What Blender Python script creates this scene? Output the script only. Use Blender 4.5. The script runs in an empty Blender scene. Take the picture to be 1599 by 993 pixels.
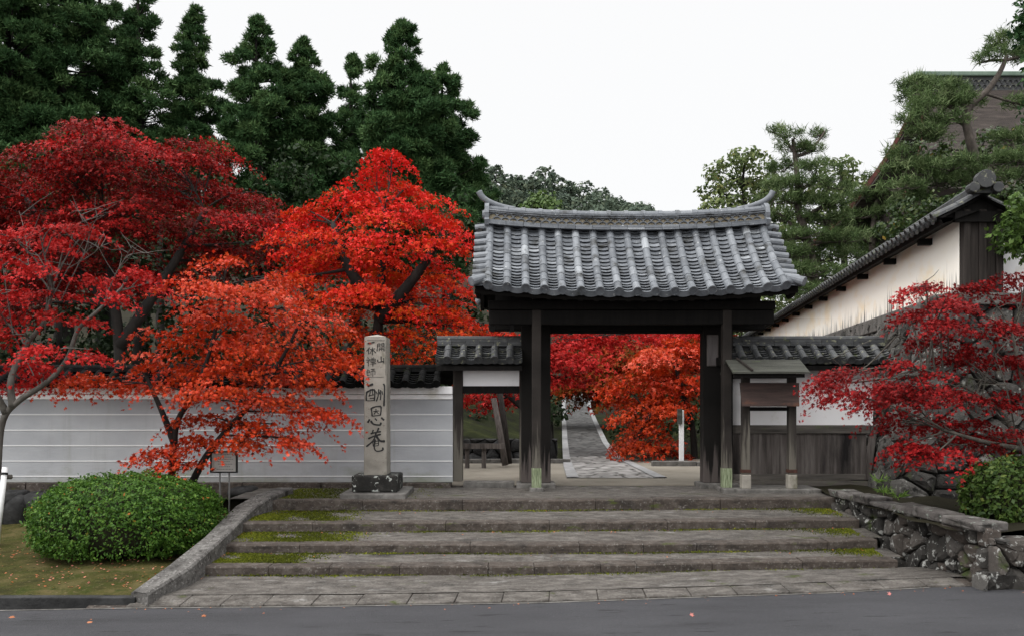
import bpy, math, random
import numpy as np
from mathutils import Vector

rng = np.random.default_rng(11)
random.seed(5)
sc = bpy.context.scene
COL = sc.collection
R = math.radians

# ------------------------------------------------------------------ camera, sky, sun, exposure
F, HY, CZ = 1400.0, 620.0, 2.03            # focal length in photo pixels, horizon row, eye height
cam = bpy.data.cameras.new('camera')
cam.sensor_width = 36.0
cam.lens = 36.0 * F / 1599.0
cam.shift_y = (HY - 496.5) / 1599.0        # rising front: verticals stay vertical
cam.clip_end = 2000
co = bpy.data.objects.new('camera', cam)
co.location = (0, 0, CZ); co.rotation_euler = (R(90), 0, 0)
COL.objects.link(co); sc.camera = co

SUN_EL, SUN_AZ = R(48), R(234)
w = bpy.data.worlds.new('World'); sc.world = w; w.use_nodes = True
nt = w.node_tree; nt.nodes.clear()
wo = nt.nodes.new('ShaderNodeOutputWorld'); bg = nt.nodes.new('ShaderNodeBackground')
sky = nt.nodes.new('ShaderNodeTexSky'); sky.sky_type = 'NISHITA'; sky.sun_disc = False
sky.sun_elevation = SUN_EL; sky.sun_rotation = SUN_AZ
tc = nt.nodes.new('ShaderNodeTexCoord'); sp = nt.nodes.new('ShaderNodeSeparateXYZ')
mr = nt.nodes.new('ShaderNodeMapRange'); mr.interpolation_type = 'SMOOTHSTEP'
mr.inputs[1].default_value = 0.40; mr.inputs[2].default_value = 0.95
mr.inputs[3].default_value = 9.7; mr.inputs[4].default_value = 25.0     # overcast: bright towards the zenith
cmb = nt.nodes.new('ShaderNodeCombineColor')
dt = nt.nodes.new('ShaderNodeVectorMath'); dt.operation = 'DOT_PRODUCT'
dt.inputs[1].default_value = (math.sin(SUN_AZ) * .9, math.cos(SUN_AZ) * .9, .42)
gl = nt.nodes.new('ShaderNodeMapRange'); gl.interpolation_type = 'SMOOTHSTEP'
gl.inputs[1].default_value = 0.0; gl.inputs[2].default_value = 1.0; gl.inputs[3].default_value = 1.0; gl.inputs[4].default_value = 1.9
mu = nt.nodes.new('ShaderNodeMath'); mu.operation = 'MULTIPLY'
mx = nt.nodes.new('ShaderNodeMix'); mx.data_type = 'RGBA'; mx.inputs[0].default_value = 0.06
L = nt.links.new
L(tc.outputs['Generated'], sp.inputs[0]); L(sp.outputs[2], mr.inputs[0])
L(tc.outputs['Generated'], dt.inputs[0]); L(dt.outputs['Value'], gl.inputs[0]); L(mr.outputs[0], mu.inputs[0]); L(gl.outputs[0], mu.inputs[1])
for i in range(3): L(mu.outputs[0], cmb.inputs[i])
L(cmb.outputs[0], mx.inputs[6]); L(sky.outputs[0], mx.inputs[7])
L(mx.outputs[2], bg.inputs[0]); bg.inputs[1].default_value = 0.105
L(bg.outputs[0], wo.inputs[0])

sun = bpy.data.lights.new('sun', 'SUN'); sun.energy = 1.1; sun.angle = R(20); sun.color = (1, .96, .9)
so = bpy.data.objects.new('sun', sun); COL.objects.link(so)
sd = Vector((math.sin(SUN_AZ) * math.cos(SUN_EL), math.cos(SUN_AZ) * math.cos(SUN_EL), math.sin(SUN_EL)))
so.rotation_euler = sd.to_track_quat('Z', 'Y').to_euler()

sc.view_settings.view_transform = 'Standard'; sc.view_settings.look = 'None'
sc.view_settings.exposure = 0.0; sc.view_settings.gamma = 1.0; sc.view_settings.use_curve_mapping = False
sc.cycles.max_bounces = 5; sc.cycles.diffuse_bounces = 3; sc.cycles.glossy_bounces = 2
sc.cycles.transmission_bounces = 3; sc.cycles.transparent_max_bounces = 4
sc.cycles.use_denoising = True

# ------------------------------------------------------------------ helpers
def at(px, py, d):
    return np.array(((px - 799.5) * d / F, d, CZ - (py - HY) * d / F))
def onz(px, py, z):
    return at(px, py, (CZ - z) * F / (py - HY))

def tag(o, label=None, cat=None, group=None, kind=None):
    if label: o['label'] = label
    if cat: o['category'] = cat
    if group: o['group'] = group
    if kind: o['kind'] = kind
    return o
def thing(name, label, cat, loc=(0, 0, 0), group=None):
    o = bpy.data.objects.new(name, None); COL.objects.link(o)
    o.empty_display_size = .2
    o.location = [float(a) for a in loc]
    return tag(o, label, cat, group)
def wloc(o):
    p = np.zeros(3)
    while o is not None:
        p = p + np.array(o.location); o = o.parent
    return p

def mesh_np(name, V, faces_flat, counts, mat, parent=None, tint=None, smooth=False, origin=None):
    V = np.asarray(V, dtype=np.float64).reshape(-1, 3)
    me = bpy.data.meshes.new(name)
    loc = np.zeros(3)
    if origin is not None: loc = np.array(origin, float)
    base = wloc(parent) if parent is not None else np.zeros(3)
    V = V - loc - base
    me.vertices.add(len(V)); me.vertices.foreach_set('co', V.astype(np.float32).ravel())
    ff = np.asarray(faces_flat, dtype=np.int32); cn = np.asarray(counts, dtype=np.int32)
    me.loops.add(len(ff)); me.loops.foreach_set('vertex_index', ff)
    me.polygons.add(len(cn))
    st = np.zeros(len(cn), dtype=np.int32); st[1:] = np.cumsum(cn)[:-1]
    me.polygons.foreach_set('loop_start', st); me.polygons.foreach_set('loop_total', cn)
    me.polygons.foreach_set('use_smooth', np.full(len(cn), bool(smooth)))
    if tint is not None:
        a = me.attributes.new('tint', 'FLOAT', 'POINT'); a.data.foreach_set('value', np.asarray(tint, dtype=np.float32))
    me.update(calc_edges=True); me.validate()
    me.materials.append(mat)
    o = bpy.data.objects.new(name, me); COL.objects.link(o)
    if parent is not None: o.parent = parent
    o.location = [float(a) for a in loc]
    return o

class MB:
    def __init__(s): s.v = []; s.f = []; s.t = []
    def add(s, vs, fs, tint=.5):
        b = len(s.v); s.v += [tuple(map(float, p)) for p in vs]
        s.f += [tuple(b + i for i in f) for f in fs]; s.t += [tint] * len(vs)
        return s
    def box(s, a, b, tint=.5, jit=0):
        x0, y0, z0 = a; x1, y1, z1 = b
        vs = [(x0, y0, z0), (x1, y0, z0), (x1, y1, z0), (x0, y1, z0), (x0, y0, z1), (x1, y0, z1), (x1, y1, z1), (x0, y1, z1)]
        if jit: vs = [tuple(c + random.uniform(-jit, jit) for c in p) for p in vs]
        return s.add(vs, [(0, 3, 2, 1), (4, 5, 6, 7), (0, 1, 5, 4), (1, 2, 6, 5), (2, 3, 7, 6), (3, 0, 4, 7)], tint)
    def hexa(s, bot, top, tint=.5):                       # two matching quads
        return s.add(list(bot) + list(top), [(0, 3, 2, 1), (4, 5, 6, 7), (0, 1, 5, 4), (1, 2, 6, 5), (2, 3, 7, 6), (3, 0, 4, 7)], tint)
    def bar(s, p, q, wd, ht, tint=.5, up=(0, 0, 1)):      # square bar from p to q
        p = np.array(p, float); q = np.array(q, float); d = q - p; d /= np.linalg.norm(d)
        a = np.cross(d, up)
        if np.linalg.norm(a) < 1e-4: a = np.cross(d, (1, 0, 0))
        a /= np.linalg.norm(a); b = np.cross(a, d)
        c = [(-1, -1), (1, -1), (1, 1), (-1, 1)]
        return s.hexa([p + a * wd / 2 * i + b * ht / 2 * j for i, j in c], [q + a * wd / 2 * i + b * ht / 2 * j for i, j in c], tint)
    def tube(s, pts, rad, n=7, tint=.5, caps=True):
        pts = [np.array(p, float) for p in pts]
        if not hasattr(rad, '__len__'): rad = [rad] * len(pts)
        vs = []; fs = []; prev = None
        for i, p in enumerate(pts):
            d = pts[min(i + 1, len(pts) - 1)] - pts[max(i - 1, 0)]; d = d / (np.linalg.norm(d) + 1e-9)
            if prev is None:
                a = np.cross(d, (0.3, 0.2, 1)) if abs(d[2]) < .95 else np.cross(d, (1, 0, 0))
            else: a = prev - d * np.dot(prev, d)
            a = a / (np.linalg.norm(a) + 1e-9); prev = a; b = np.cross(d, a)
            for k in range(n):
                t = 2 * math.pi * k / n
                vs.append(p + (a * math.cos(t) + b * math.sin(t)) * rad[i])
        for i in range(len(pts) - 1):
            for k in range(n):
                k2 = (k + 1) % n
                fs.append((i * n + k, i * n + k2, (i + 1) * n + k2, (i + 1) * n + k))
        if caps: fs += [tuple(range(n - 1, -1, -1)), tuple((len(pts) - 1) * n + k for k in range(n))]
        return s.add(vs, fs, tint)
    def build(s, name, mat, parent=None, smooth=False, bevel=0, origin=None):
        ff = [i for f in s.f for i in f]
        o = mesh_np(name, s.v, ff, [len(f) for f in s.f], mat, parent, s.t, smooth, origin)
        if bevel:
            m = o.modifiers.new('bevel', 'BEVEL'); m.width = bevel; m.segments = 2; m.limit_method = 'ANGLE'; m.angle_limit = R(40)
        return o

def catmull(pts, n=6):
    P = [np.array(p, float) for p in pts]; out = []
    for i in range(len(P) - 1):
        a = P[max(i - 1, 0)]; b = P[i]; c = P[i + 1]; d = P[min(i + 2, len(P) - 1)]
        for k in range(n):
            t = k / n
            out.append(.5 * (2 * b + (c - a) * t + (2 * a - 5 * b + 4 * c - d) * t * t + (-a + 3 * b - 3 * c + d) * t ** 3))
    out.append(P[-1]); return out

# ------------------------------------------------------------------ materials
def nodes(name):
    m = bpy.data.materials.new(name); m.use_nodes = True
    n = m.node_tree; return m, n, n.nodes['Principled BSDF'], n.links.new
def ramp(n, stops):
    r = n.nodes.new('ShaderNodeValToRGB'); e = r.color_ramp.elements
    while len(e) < len(stops): e.new(0.5)
    for el, (p, c) in zip(e, stops):
        el.position = p; el.color = (c[0], c[1], c[2], 1)
    return r
def rgb3(c): return (c, c, c) if not hasattr(c, '__len__') else c
def noise(n, L, scale, det=6, stretch=(1, 1, 1), rough=.6, coord='Object'):
    t = n.nodes.new('ShaderNodeTexCoord'); mp = n.nodes.new('ShaderNodeMapping'); mp.inputs['Scale'].default_value = stretch
    ns = n.nodes.new('ShaderNodeTexNoise'); ns.inputs['Scale'].default_value = scale
    ns.inputs['Detail'].default_value = det; ns.inputs['Roughness'].default_value = rough
    L(t.outputs[coord], mp.inputs[0]); L(mp.outputs[0], ns.inputs['Vector']); return ns
def mat(name, stops, scale=6, stretch=(1, 1, 1), layers=(), rough=.85, bump=.3, bscale=40, tintmix=0, tstops=None, spec=.3, det=6, bstretch=None):
    """base = noise through a ramp; layers = (colour, scale, lo, hi, stretch) patches laid over it"""
    m, n, b, L = nodes(name)
    ns = noise(n, L, scale, det, stretch)
    r = ramp(n, [(p, rgb3(c)) for p, c in stops]); L(ns.outputs[0], r.inputs[0]); col = r.outputs[0]
    if tintmix:
        a = n.nodes.new('ShaderNodeAttribute'); a.attribute_name = 'tint'
        r2 = ramp(n, [(p, rgb3(c)) for p, c in tstops]); L(a.outputs['Fac'], r2.inputs[0])
        x = n.nodes.new('ShaderNodeMix'); x.data_type = 'RGBA'; x.inputs[0].default_value = tintmix
        L(col, x.inputs[6]); L(r2.outputs[0], x.inputs[7]); col = x.outputs[2]
    for (c, s, lo, hi, st) in layers:
        n2 = noise(n, L, s, 7, st, .65)
        q = n.nodes.new('ShaderNodeMapRange'); q.inputs[1].default_value = lo; q.inputs[2].default_value = hi
        L(n2.outputs[0], q.inputs[0])
        x = n.nodes.new('ShaderNodeMix'); x.data_type = 'RGBA'; L(q.outputs[0], x.inputs[0])
        L(col, x.inputs[6]); c = rgb3(c); x.inputs[7].default_value = (c[0], c[1], c[2], 1); col = x.outputs[2]
    L(col, b.inputs['Base Color']); b.inputs['Roughness'].default_value = rough
    b.inputs['Specular IOR Level'].default_value = spec
    if bump:
        n3 = noise(n, L, bscale, 8, bstretch or stretch, .7); bp = n.nodes.new('ShaderNodeBump')
        bp.inputs['Strength'].default_value = bump; bp.inputs['Distance'].default_value = .02
        L(n3.outputs[0], bp.inputs['Height']); L(bp.outputs[0], b.inputs['Normal'])
    return m
def leafmat(name, stops, trans=.35, rough=.5, spec=.25):
    m, n, b, L = nodes(name)
    a = n.nodes.new('ShaderNodeAttribute'); a.attribute_name = 'tint'
    r = ramp(n, stops); L(a.outputs['Fac'], r.inputs[0])
    L(r.outputs[0], b.inputs['Base Color']); b.inputs['Roughness'].default_value = rough
    b.inputs['Specular IOR Level'].default_value = spec
    tr = n.nodes.new('ShaderNodeBsdfTranslucent'); L(r.outputs[0], tr.inputs[0])
    ms = n.nodes.new('ShaderNodeMixShader'); ms.inputs[0].default_value = trans
    L(b.outputs[0], ms.inputs[1]); L(tr.outputs[0], ms.inputs[2])
    L(ms.outputs[0], n.nodes['Material Output'].inputs[0]); return m

G = {}
G['asphalt'] = mat('asphalt', [(.3, (.038, .038, .042)), (.7, (.056, .056, .061))], .7, (1, 2.5, 1), [((.026, .026, .028), .4, .55, .8, (.6, 4, 1)), ((.10, .10, .10), 48, .60, .72, (1, 1, 1)), ((.016, .016, .017), 40, .60, .72, (1, 1, 1)), ((.024, .024, .026), 3, .60, .66, (.5, 3, 1))], .85, 1.0, 45)
G['granite'] = mat('granite', [(.25, (.045, .042, .039)), (.5, (.11, .104, .096)), (.75, (.2, .19, .178))], 5, layers=[((.025, .024, .02), 9, .56, .7, (1, 1, 1)), ((.33, .33, .31), 60, .66, .74, (1, 1, 1))], bump=.6, bscale=50)
G['tread'] = mat('tread_stone', [(.3, (.042, .036, .031)), (.5, (.086, .077, .068)), (.75, (.165, .150, .135))], 5, (1, 1.8, 1), [((.02, .018, .016), 1.6, .54, .72, (1, 1.8, 1)), ((.22, .212, .2), 2.2, .60, .72, (1, 2, 1)), ((.18, .173, .16), 34, .55, .72, (1, 1, 1)), ((.03, .027, .024), 27, .55, .72, (1, 1, 1)), ((.04, .05, .008), 2.0, .62, .68, (1, 1.4, 1))], bump=.9, bscale=26)
G['kerb'] = mat('kerb_granite', [(.25, (.033, .025, .020)), (.5, (.058, .046, .038)), (.75, (.105, .090, .078))], 8, layers=[((.018, .015, .013), 2.2, .52, .74, (1, 1, 1)), ((.19, .178, .163), 34, .56, .72, (1, 1, 1)), ((.016, .013, .011), 7, .52, .72, (1, 1, 2.2)), ((.05, .06, .012), 2.4, .62, .7, (1, 1, 3))], bump=.8, bscale=24)
G['coping'] = mat('coping_granite', [(.25, (.03, .026, .024)), (.5, (.075, .067, .062)), (.75, (.15, .14, .132))], 6, layers=[((.028, .034, .012), 3.2, .58, .68, (1, 1, 1)), ((.02, .018, .016), 7, .53, .66, (1, 1, 1)), ((.22, .26, .22), 9, .6, .66, (1, 1, 1))], bump=.9, bscale=30)
G['rail_granite'] = mat('rail_granite', [(.25, (.045, .041, .038)), (.5, (.105, .099, .093)), (.75, (.19, .182, .172))], 9, layers=[((.02, .018, .016), 15, .52, .66, (1, 1, 1)), ((.30, .29, .275), 32, .56, .68, (1, 1, 1)), ((.016, .014, .012), 2.2, .55, .72, (1, 1, 1))], bump=.9, bscale=26)
G['lichen_stone'] = mat('lichen_stone', [(.3, (.008, .008, .007)), (.55, (.02, .019, .017)), (.75, (.05, .047, .042))], 6, layers=[((.40, .42, .39), 9, .585, .61, (1, 1, 1))], bump=.7, bscale=30)
G['rubble'] = mat('rubble_stone', [(.25, (.010, .0095, .009)), (.5, (.034, .031, .028)), (.8, (.085, .077, .069))], 4.5, layers=[((.27, .27, .255), 13, .57, .60, (1, 1, 1)), ((.04, .055, .015), 2.5, .58, .68, (1, 1, 1))], bump=1.0, bscale=18, tintmix=.5, tstops=[(0, (.010, .0095, .009)), (.55, (.04, .037, .033)), (.8, (.075, .055, .044)), (1, (.17, .165, .155))])
G['terrace_rubble'] = mat('terrace_rubble_stone', [(.25, (.014, .013, .012)), (.5, (.045, .042, .038)), (.8, (.11, .103, .094))], 4.0, layers=[((.23, .23, .21), 11, .59, .66, (1, 1, 1)), ((.010, .0095, .008), 7, .54, .64, (1, 1, 1)), ((.04, .05, .02), 2.5, .6, .7, (1, 1, 1))], bump=1.0, bscale=24, tintmix=.5, tstops=[(0, (.014, .013, .012)), (.5, (.05, .046, .042)), (1, (.14, .134, .125))])
G['dark_rock'] = mat('dark_rock', [(.25, .008), (.5, .022), (.8, .055)], 4, layers=[((.12, .12, .1), 12, .66, .72, (1, 1, 1))], bump=1, bscale=18)
G['stele'] = mat('stele_stone', [(.3, (.19, .175, .15)), (.55, (.29, .27, .235)), (.8, (.38, .355, .32))], 3, layers=[((.09, .085, .05), 3.5, .56, .72, (1, 1, .5)), ((.11, .07, .05), 14, .62, .72, (1, 1, 1))], bump=.35, bscale=60)
G['ink'] = mat('carved_ink', [(.3, .012), (.7, .03)], 20, bump=0)
G['plaster_grey'] = mat('grey_plaster', [(.3, (.27, .28, .295)), (.7, (.35, .36, .375))], .9, layers=[((.30, .31, .27), 1.3, .58, .8, (1, 1, 1)), ((.22, .23, .2), 4, .62, .85, (3, 1, .25))], bump=.1, bscale=60)
def stained(name, base, stain, base_z, amp, st, streak=.45):
    m, n, b, L = nodes(name)
    ns = noise(n, L, .8, 6, (1, 1, 1.5)); r = ramp(n, base); L(ns.outputs[0], r.inputs[0])
    n0 = noise(n, L, 3, 6, (1.6, 1, .12)); r0 = n.nodes.new('ShaderNodeMapRange'); r0.inputs[1].default_value = .56; r0.inputs[2].default_value = .85; r0.inputs[4].default_value = streak; L(n0.outputs[0], r0.inputs[0])
    x0 = n.nodes.new('ShaderNodeMix'); x0.data_type = 'RGBA'; L(r0.outputs[0], x0.inputs[0]); L(r.outputs[0], x0.inputs[6]); x0.inputs[7].default_value = (*stain, 1)
    t = n.nodes.new('ShaderNodeTexCoord'); sx = n.nodes.new('ShaderNodeSeparateXYZ'); L(t.outputs['Object'], sx.inputs[0])
    n2 = noise(n, L, 1.0, 8, st, .65); q = n.nodes.new('ShaderNodeMapRange'); q.inputs[1].default_value = .35; q.inputs[2].default_value = .75; q.inputs[3].default_value = base_z; q.inputs[4].default_value = base_z + amp
    L(n2.outputs[0], q.inputs[0]); d = n.nodes.new('ShaderNodeMath'); d.operation = 'SUBTRACT'; L(q.outputs[0], d.inputs[0]); L(sx.outputs[2], d.inputs[1])
    q2 = n.nodes.new('ShaderNodeMapRange'); q2.inputs[1].default_value = -.1; q2.inputs[2].default_value = .22; q2.inputs[4].default_value = .85; L(d.outputs[0], q2.inputs[0])
    x = n.nodes.new('ShaderNodeMix'); x.data_type = 'RGBA'; L(q2.outputs[0], x.inputs[0]); L(x0.outputs[2], x.inputs[6]); x.inputs[7].default_value = (*stain, 1)
    L(x.outputs[2], b.inputs['Base Color']); b.inputs['Roughness'].default_value = .9; b.inputs['Specular IOR Level'].default_value = .2
    n3 = noise(n, L, 9, 8); bp = n.nodes.new('ShaderNodeBump'); bp.inputs['Strength'].default_value = .25; bp.inputs['Distance'].default_value = .02; L(n3.outputs[0], bp.inputs['Height']); L(bp.outputs[0], b.inputs['Normal'])
    return m
G['plaster_grey'] = stained('grey_stained_plaster', [(.3, (.275, .283, .298)), (.7, (.375, .383, .398))], (.17, .18, .125), .62, .42, (1.4, 1, 2))
G['pillar_wood'] = stained('weathered_pillar_wood', [(.3, (.004, .0035, .003)), (.7, (.011, .0095, .0085))], (.085, .071, .066), .02, 1.1, (14, 14, .7), .12)
G['post_wood'] = stained('weathered_post_wood', [(.3, (.012, .010, .009)), (.7, (.04, .034, .030))], (.12, .11, .092), .1, 1.5, (16, 16, .6), .5)
G['plaster_white'] = mat('white_plaster', [(.3, (.80, .785, .79)), (.7, (.87, .855, .86))], 1.3, layers=[((.52, .48, .40), 1.7, .58, .8, (1, 1, 1))], bump=.08, bscale=50)
G['line_white'] = mat('white_line', [(.3, .54), (.7, .64)], 2, bump=0)
G['tile'] = mat('roof_tile', [(.3, (.065, .072, .082)), (.55, (.14, .152, .168)), (.8, (.23, .24, .25))], 9, layers=[((.34, .35, .35), 16, .62, .68, (1, 1, 1)), ((.02, .02, .018), 3.5, .53, .68, (1, 1, 1)), ((.055, .06, .025), 9, .66, .75, (1, 1, 1))], rough=.55, bump=.3, bscale=50, tintmix=.55, tstops=[(0, (.038, .041, .047)), (.5, (.125, .135, .150)), (.85, (.23, .243, .26)), (1, (.40, .42, .44))], spec=.4)
G['tile_old'] = mat('old_roof_tile', [(.3, (.02, .021, .022)), (.6, (.055, .056, .056)), (.8, (.1, .1, .093))], 8, layers=[((.2, .2, .14), 14, .58, .66, (1, 1, 1)), ((.06, .075, .02), 5, .6, .7, (1, 1, 1))], rough=.6, bump=.3, bscale=50, tintmix=.4, tstops=[(0, .02), (.6, (.055, .058, .064)), (1, (.16, .165, .17))])
G['tile_painted_shade'] = mat('mossy_tile_painted_shade', [(.3, .004), (.7, .012)], 8, layers=[((.014, .017, .006), 5, .58, .7, (1, 1, 1))], bump=.3, rough=1, spec=.05)  # near-black base has the maple canopy's shade painted in; green patches are moss
G['tile_mortar'] = mat('ridge_mortar', [(.3, (.2, .165, .11)), (.7, (.36, .31, .22))], 20, bump=.3)
G['wood_black'] = mat('weathered_black_wood', [(.3, (.003, .0027, .0025)), (.7, (.009, .0078, .007))], 3, (8, 8, .6), rough=.8, spec=.15, bump=.3, bscale=14)
G['wood_grey'] = mat('grey_weathered_wood', [(.3, (.06, .05, .045)), (.7, (.15, .13, .12))], 3, (9, 9, .5), [((.02, .017, .015), 1.6, .5, .7, (4, 4, .5))], rough=.85, bump=.4, bscale=14)
G['wood_post'] = mat('dark_post_wood', [(.3, (.013, .011, .010)), (.7, (.046, .039, .035))], 3, (9, 9, .5), rough=.85, spec=.15, bump=.35, bscale=14)
G['wood_board'] = mat('plank_wood', [(.25, (.026, .021, .019)), (.5, (.09, .077, .07)), (.8, (.19, .17, .158))], 2.6, (6, 6, .45), [((.012, .01, .01), .9, .5, .68, (2.5, 1, .5))], rough=.85, bump=.5, bscale=12)
G['wood_horiz'] = mat('horizontal_grain_wood', [(.3, (.05, .045, .04)), (.7, (.14, .125, .11))], 2.4, (.6, 8, 8), [((.09, .11, .05), 3, .6, .75, (1, 2, 2))], rough=.85, bump=.4, bscale=12)
G['wood_lichen'] = mat('lichen_wood', [(.3, (.025, .026, .021)), (.7, (.075, .076, .064))], 2.2, (.7, 6, 6), [((.09, .11, .055), 6, .6, .72, (.6, 2, 2)), ((.03, .028, .02), 4, .6, .74, (.5, 2, 2))], rough=.85, bump=.4, bscale=14)
G['wood_sign'] = mat('old_signboard_wood', [(.3, (.02, .012, .010)), (.7, (.06, .036, .03))], 2.5, (.8, 6, 6), [((.14, .055, .03), 3, .6, .78, (.7, 1, 1.5)), ((.18, .17, .17), 5, .68, .8, (1, 1, 1))], rough=.7, bump=.3, bscale=14)
G['verdigris'] = mat('verdigris_copper', [(.35, (.07, .09, .04)), (.65, (.27, .31, .2))], 9, (5, 5, .6), [((.03, .035, .02), 6, .58, .7, (4, 4, .6))], rough=.7, bump=.2)
G['moss'] = mat('moss_ground', [(.25, (.018, .019, .006)), (.5, (.055, .052, .014)), (.78, (.125, .098, .045))], 2.2, layers=[((.032, .043, .007), 3.5, .50, .66, (1, 1, 1)), ((.13, .10, .055), 24, .56, .68, (1, 1, 1)), ((.018, .022, .006), 17, .56, .68, (1, 1, 1))], rough=1, bump=1, bscale=60, spec=.1)
G['moss_dark'] = mat('garden_moss', [(.25, (.007, .008, .004)), (.55, (.017, .021, .006)), (.8, (.042, .048, .014))], 1.1, layers=[((.010, .010, .006), 1.7, .5, .62, (1, 1, 1))], rough=1, bump=1, bscale=40, spec=.1)
G['earth'] = mat('dark_earth', [(.3, (.010, .009, .006)), (.7, (.022, .020, .011))], .5, rough=1, bump=.8, bscale=25, spec=.1)
G['sand'] = mat('court_sand', [(.3, (.15, .135, .11)), (.7, (.225, .205, .172))], 1.2, layers=[((.14, .125, .1), 40, .6, .7, (1, 1, 1))], rough=1, bump=.3, bscale=90, spec=.1)
G['cobble'] = None
G['bark'] = mat('maple_bark', [(.3, (.03, .026, .02)), (.7, (.11, .1, .085))], 9, (1, 1, .5), [((.16, .17, .13), 5, .6, .7, (1, 1, 1))], bump=.6, bscale=30)
G['bark_pale'] = mat('pale_bark', [(.3, (.05, .045, .039)), (.7, (.135, .125, .112))], 9, (1, 1, .5), [((.05, .045, .035), 6, .56, .7, (1, 1, .5))], bump=.5, bscale=30)
G['bark_dark'] = mat('dark_bark', [(.3, (.007, .006, .0055)), (.7, (.024, .020, .017))], 7, (1, 1, .4), bump=.6, bscale=20)
G['bark_pine'] = mat('pine_bark', [(.3, (.03, .024, .02)), (.7, (.12, .1, .085))], 9, (1, 1, .6), bump=.9, bscale=16)
G['white_paint'] = mat('white_paint', [(.3, .62), (.7, .74)], 8, layers=[((.35, .34, .3), 6, .66, .8, (1, 1, .3))], rough=.5, bump=.1)
G['steel'] = mat('steel', [(.3, .3), (.7, .42)], 9, rough=.35, bump=0, spec=.6)
G['black_frame'] = mat('black_frame', [(.3, .012), (.7, .02)], 9, rough=.5, bump=0)
G['panel'] = mat('notice_panel', [(.3, (.62, .6, .57)), (.7, (.7, .68, .64))], 4, rough=.4, bump=0)
G['faint_text'] = mat('faint_print', [(.3, .2), (.7, .24)], 9, bump=0)
G['pale_text'] = mat('pale_lettering', [(.3, .2), (.7, .3)], 30, bump=0)
G['plaque'] = mat('plaque_wood', [(.3, (.075, .066, .064)), (.7, (.13, .115, .112))], 4, (8, 8, .8), rough=.7, bump=.2)
G['shingle'] = mat('bark_shingle', [(.3, (.020, .016, .014)), (.5, (.040, .032, .028)), (.75, (.075, .06, .053))], 3, (.6, 1, 5), [((.03, .027, .025), 30, .6, .7, (.4, 1, 3))], rough=.95, bump=1, bscale=22, bstretch=(.4, 1, 4))
G['rust'] = mat('rusty_iron', [(.3, (.03, .014, .010)), (.7, (.08, .034, .024))], 20, bump=.2)
G['copper'] = mat('green_copper', [(.3, (.08, .12, .09)), (.7, (.15, .2, .16))], 3, rough=.6, bump=.1)
G['red_board'] = mat('red_painted_wood', [(.3, (.045, .010, .008)), (.7, (.09, .02, .015))], 4, rough=.7, bump=.2)
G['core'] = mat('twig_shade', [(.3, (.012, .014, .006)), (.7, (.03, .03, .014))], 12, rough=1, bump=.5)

# cream plaster of the terrace wall: dark water stains climbing from its foot (the stain has its own shape)
def cream():
    m, n, b, L = nodes('cream_plaster')
    ns = noise(n, L, .9, 5, (1, 1, 2)); r = ramp(n, [(.3, (.92, .86, .76)), (.5, (.93, .88, .80)), (.70, (.89, .76, .57))]); L(ns.outputs[0], r.inputs[0])
    t = n.nodes.new('ShaderNodeTexCoord'); s = n.nodes.new('ShaderNodeSeparateXYZ'); L(t.outputs['Object'], s.inputs[0])
    n2 = noise(n, L, 5, 3, (.2, 2.4, .06), .8)
    q = n.nodes.new('ShaderNodeMapRange'); q.inputs[1].default_value = .5; q.inputs[2].default_value = .78; q.inputs[3].default_value = .06; q.inputs[4].default_value = .85
    L(n2.outputs[0], q.inputs[0])
    d = n.nodes.new('ShaderNodeMath'); d.operation = 'SUBTRACT'; L(q.outputs[0], d.inputs[0]); L(s.outputs[2], d.inputs[1])
    q2 = n.nodes.new('ShaderNodeMapRange'); q2.inputs[1].default_value = 0; q2.inputs[2].default_value = .08; L(d.outputs[0], q2.inputs[0])
    x = n.nodes.new('ShaderNodeMix'); x.data_type = 'RGBA'; L(q2.outputs[0], x.inputs[0]); L(r.outputs[0], x.inputs[6]); x.inputs[7].default_value = (.09, .08, .075, 1)
    L(x.outputs[2], b.inputs['Base Color']); b.inputs['Roughness'].default_value = .9
    return m
G['cream'] = cream()
def cobble(nm, k):
    m, n, b, L = nodes(nm)
    t = n.nodes.new('ShaderNodeTexCoord'); mp = n.nodes.new('ShaderNodeMapping'); mp.inputs['Scale'].default_value = (2.6, 4.6, .01)
    L(t.outputs['Object'], mp.inputs[0])
    v = n.nodes.new('ShaderNodeTexVoronoi'); v.feature = 'DISTANCE_TO_EDGE'; v.inputs['Scale'].default_value = 1; L(mp.outputs[0], v.inputs['Vector'])
    v2 = n.nodes.new('ShaderNodeTexVoronoi'); v2.inputs['Scale'].default_value = 1; L(mp.outputs[0], v2.inputs['Vector'])
    r = ramp(n, [(0, (.17 * k, .165 * k, .155 * k)), (.5, (.24 * k, .23 * k, .22 * k)), (1, (.32 * k, .31 * k, .30 * k))])
    sx = n.nodes.new('ShaderNodeSeparateColor'); L(v2.outputs['Color'], sx.inputs[0]); L(sx.outputs[0], r.inputs[0])
    q = n.nodes.new('ShaderNodeMapRange'); q.inputs[1].default_value = .02; q.inputs[2].default_value = .11; L(v.outputs['Distance'], q.inputs[0])
    x = n.nodes.new('ShaderNodeMix'); x.data_type = 'RGBA'; L(q.outputs[0], x.inputs[0]); x.inputs[6].default_value = (.04 * k, .038 * k, .032 * k, 1); L(r.outputs[0], x.inputs[7])
    L(x.outputs[2], b.inputs['Base Color']); b.inputs['Roughness'].default_value = .8
    bp = n.nodes.new('ShaderNodeBump'); bp.inputs['Strength'].default_value = .9; bp.inputs['Distance'].default_value = .04
    L(q.outputs[0], bp.inputs['Height']); L(bp.outputs[0], b.inputs['Normal']); return m
G['cobble'] = cobble('cobble_path', 1.0); G['cobble_dark'] = cobble('dark_cobble_path', .3)

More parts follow.
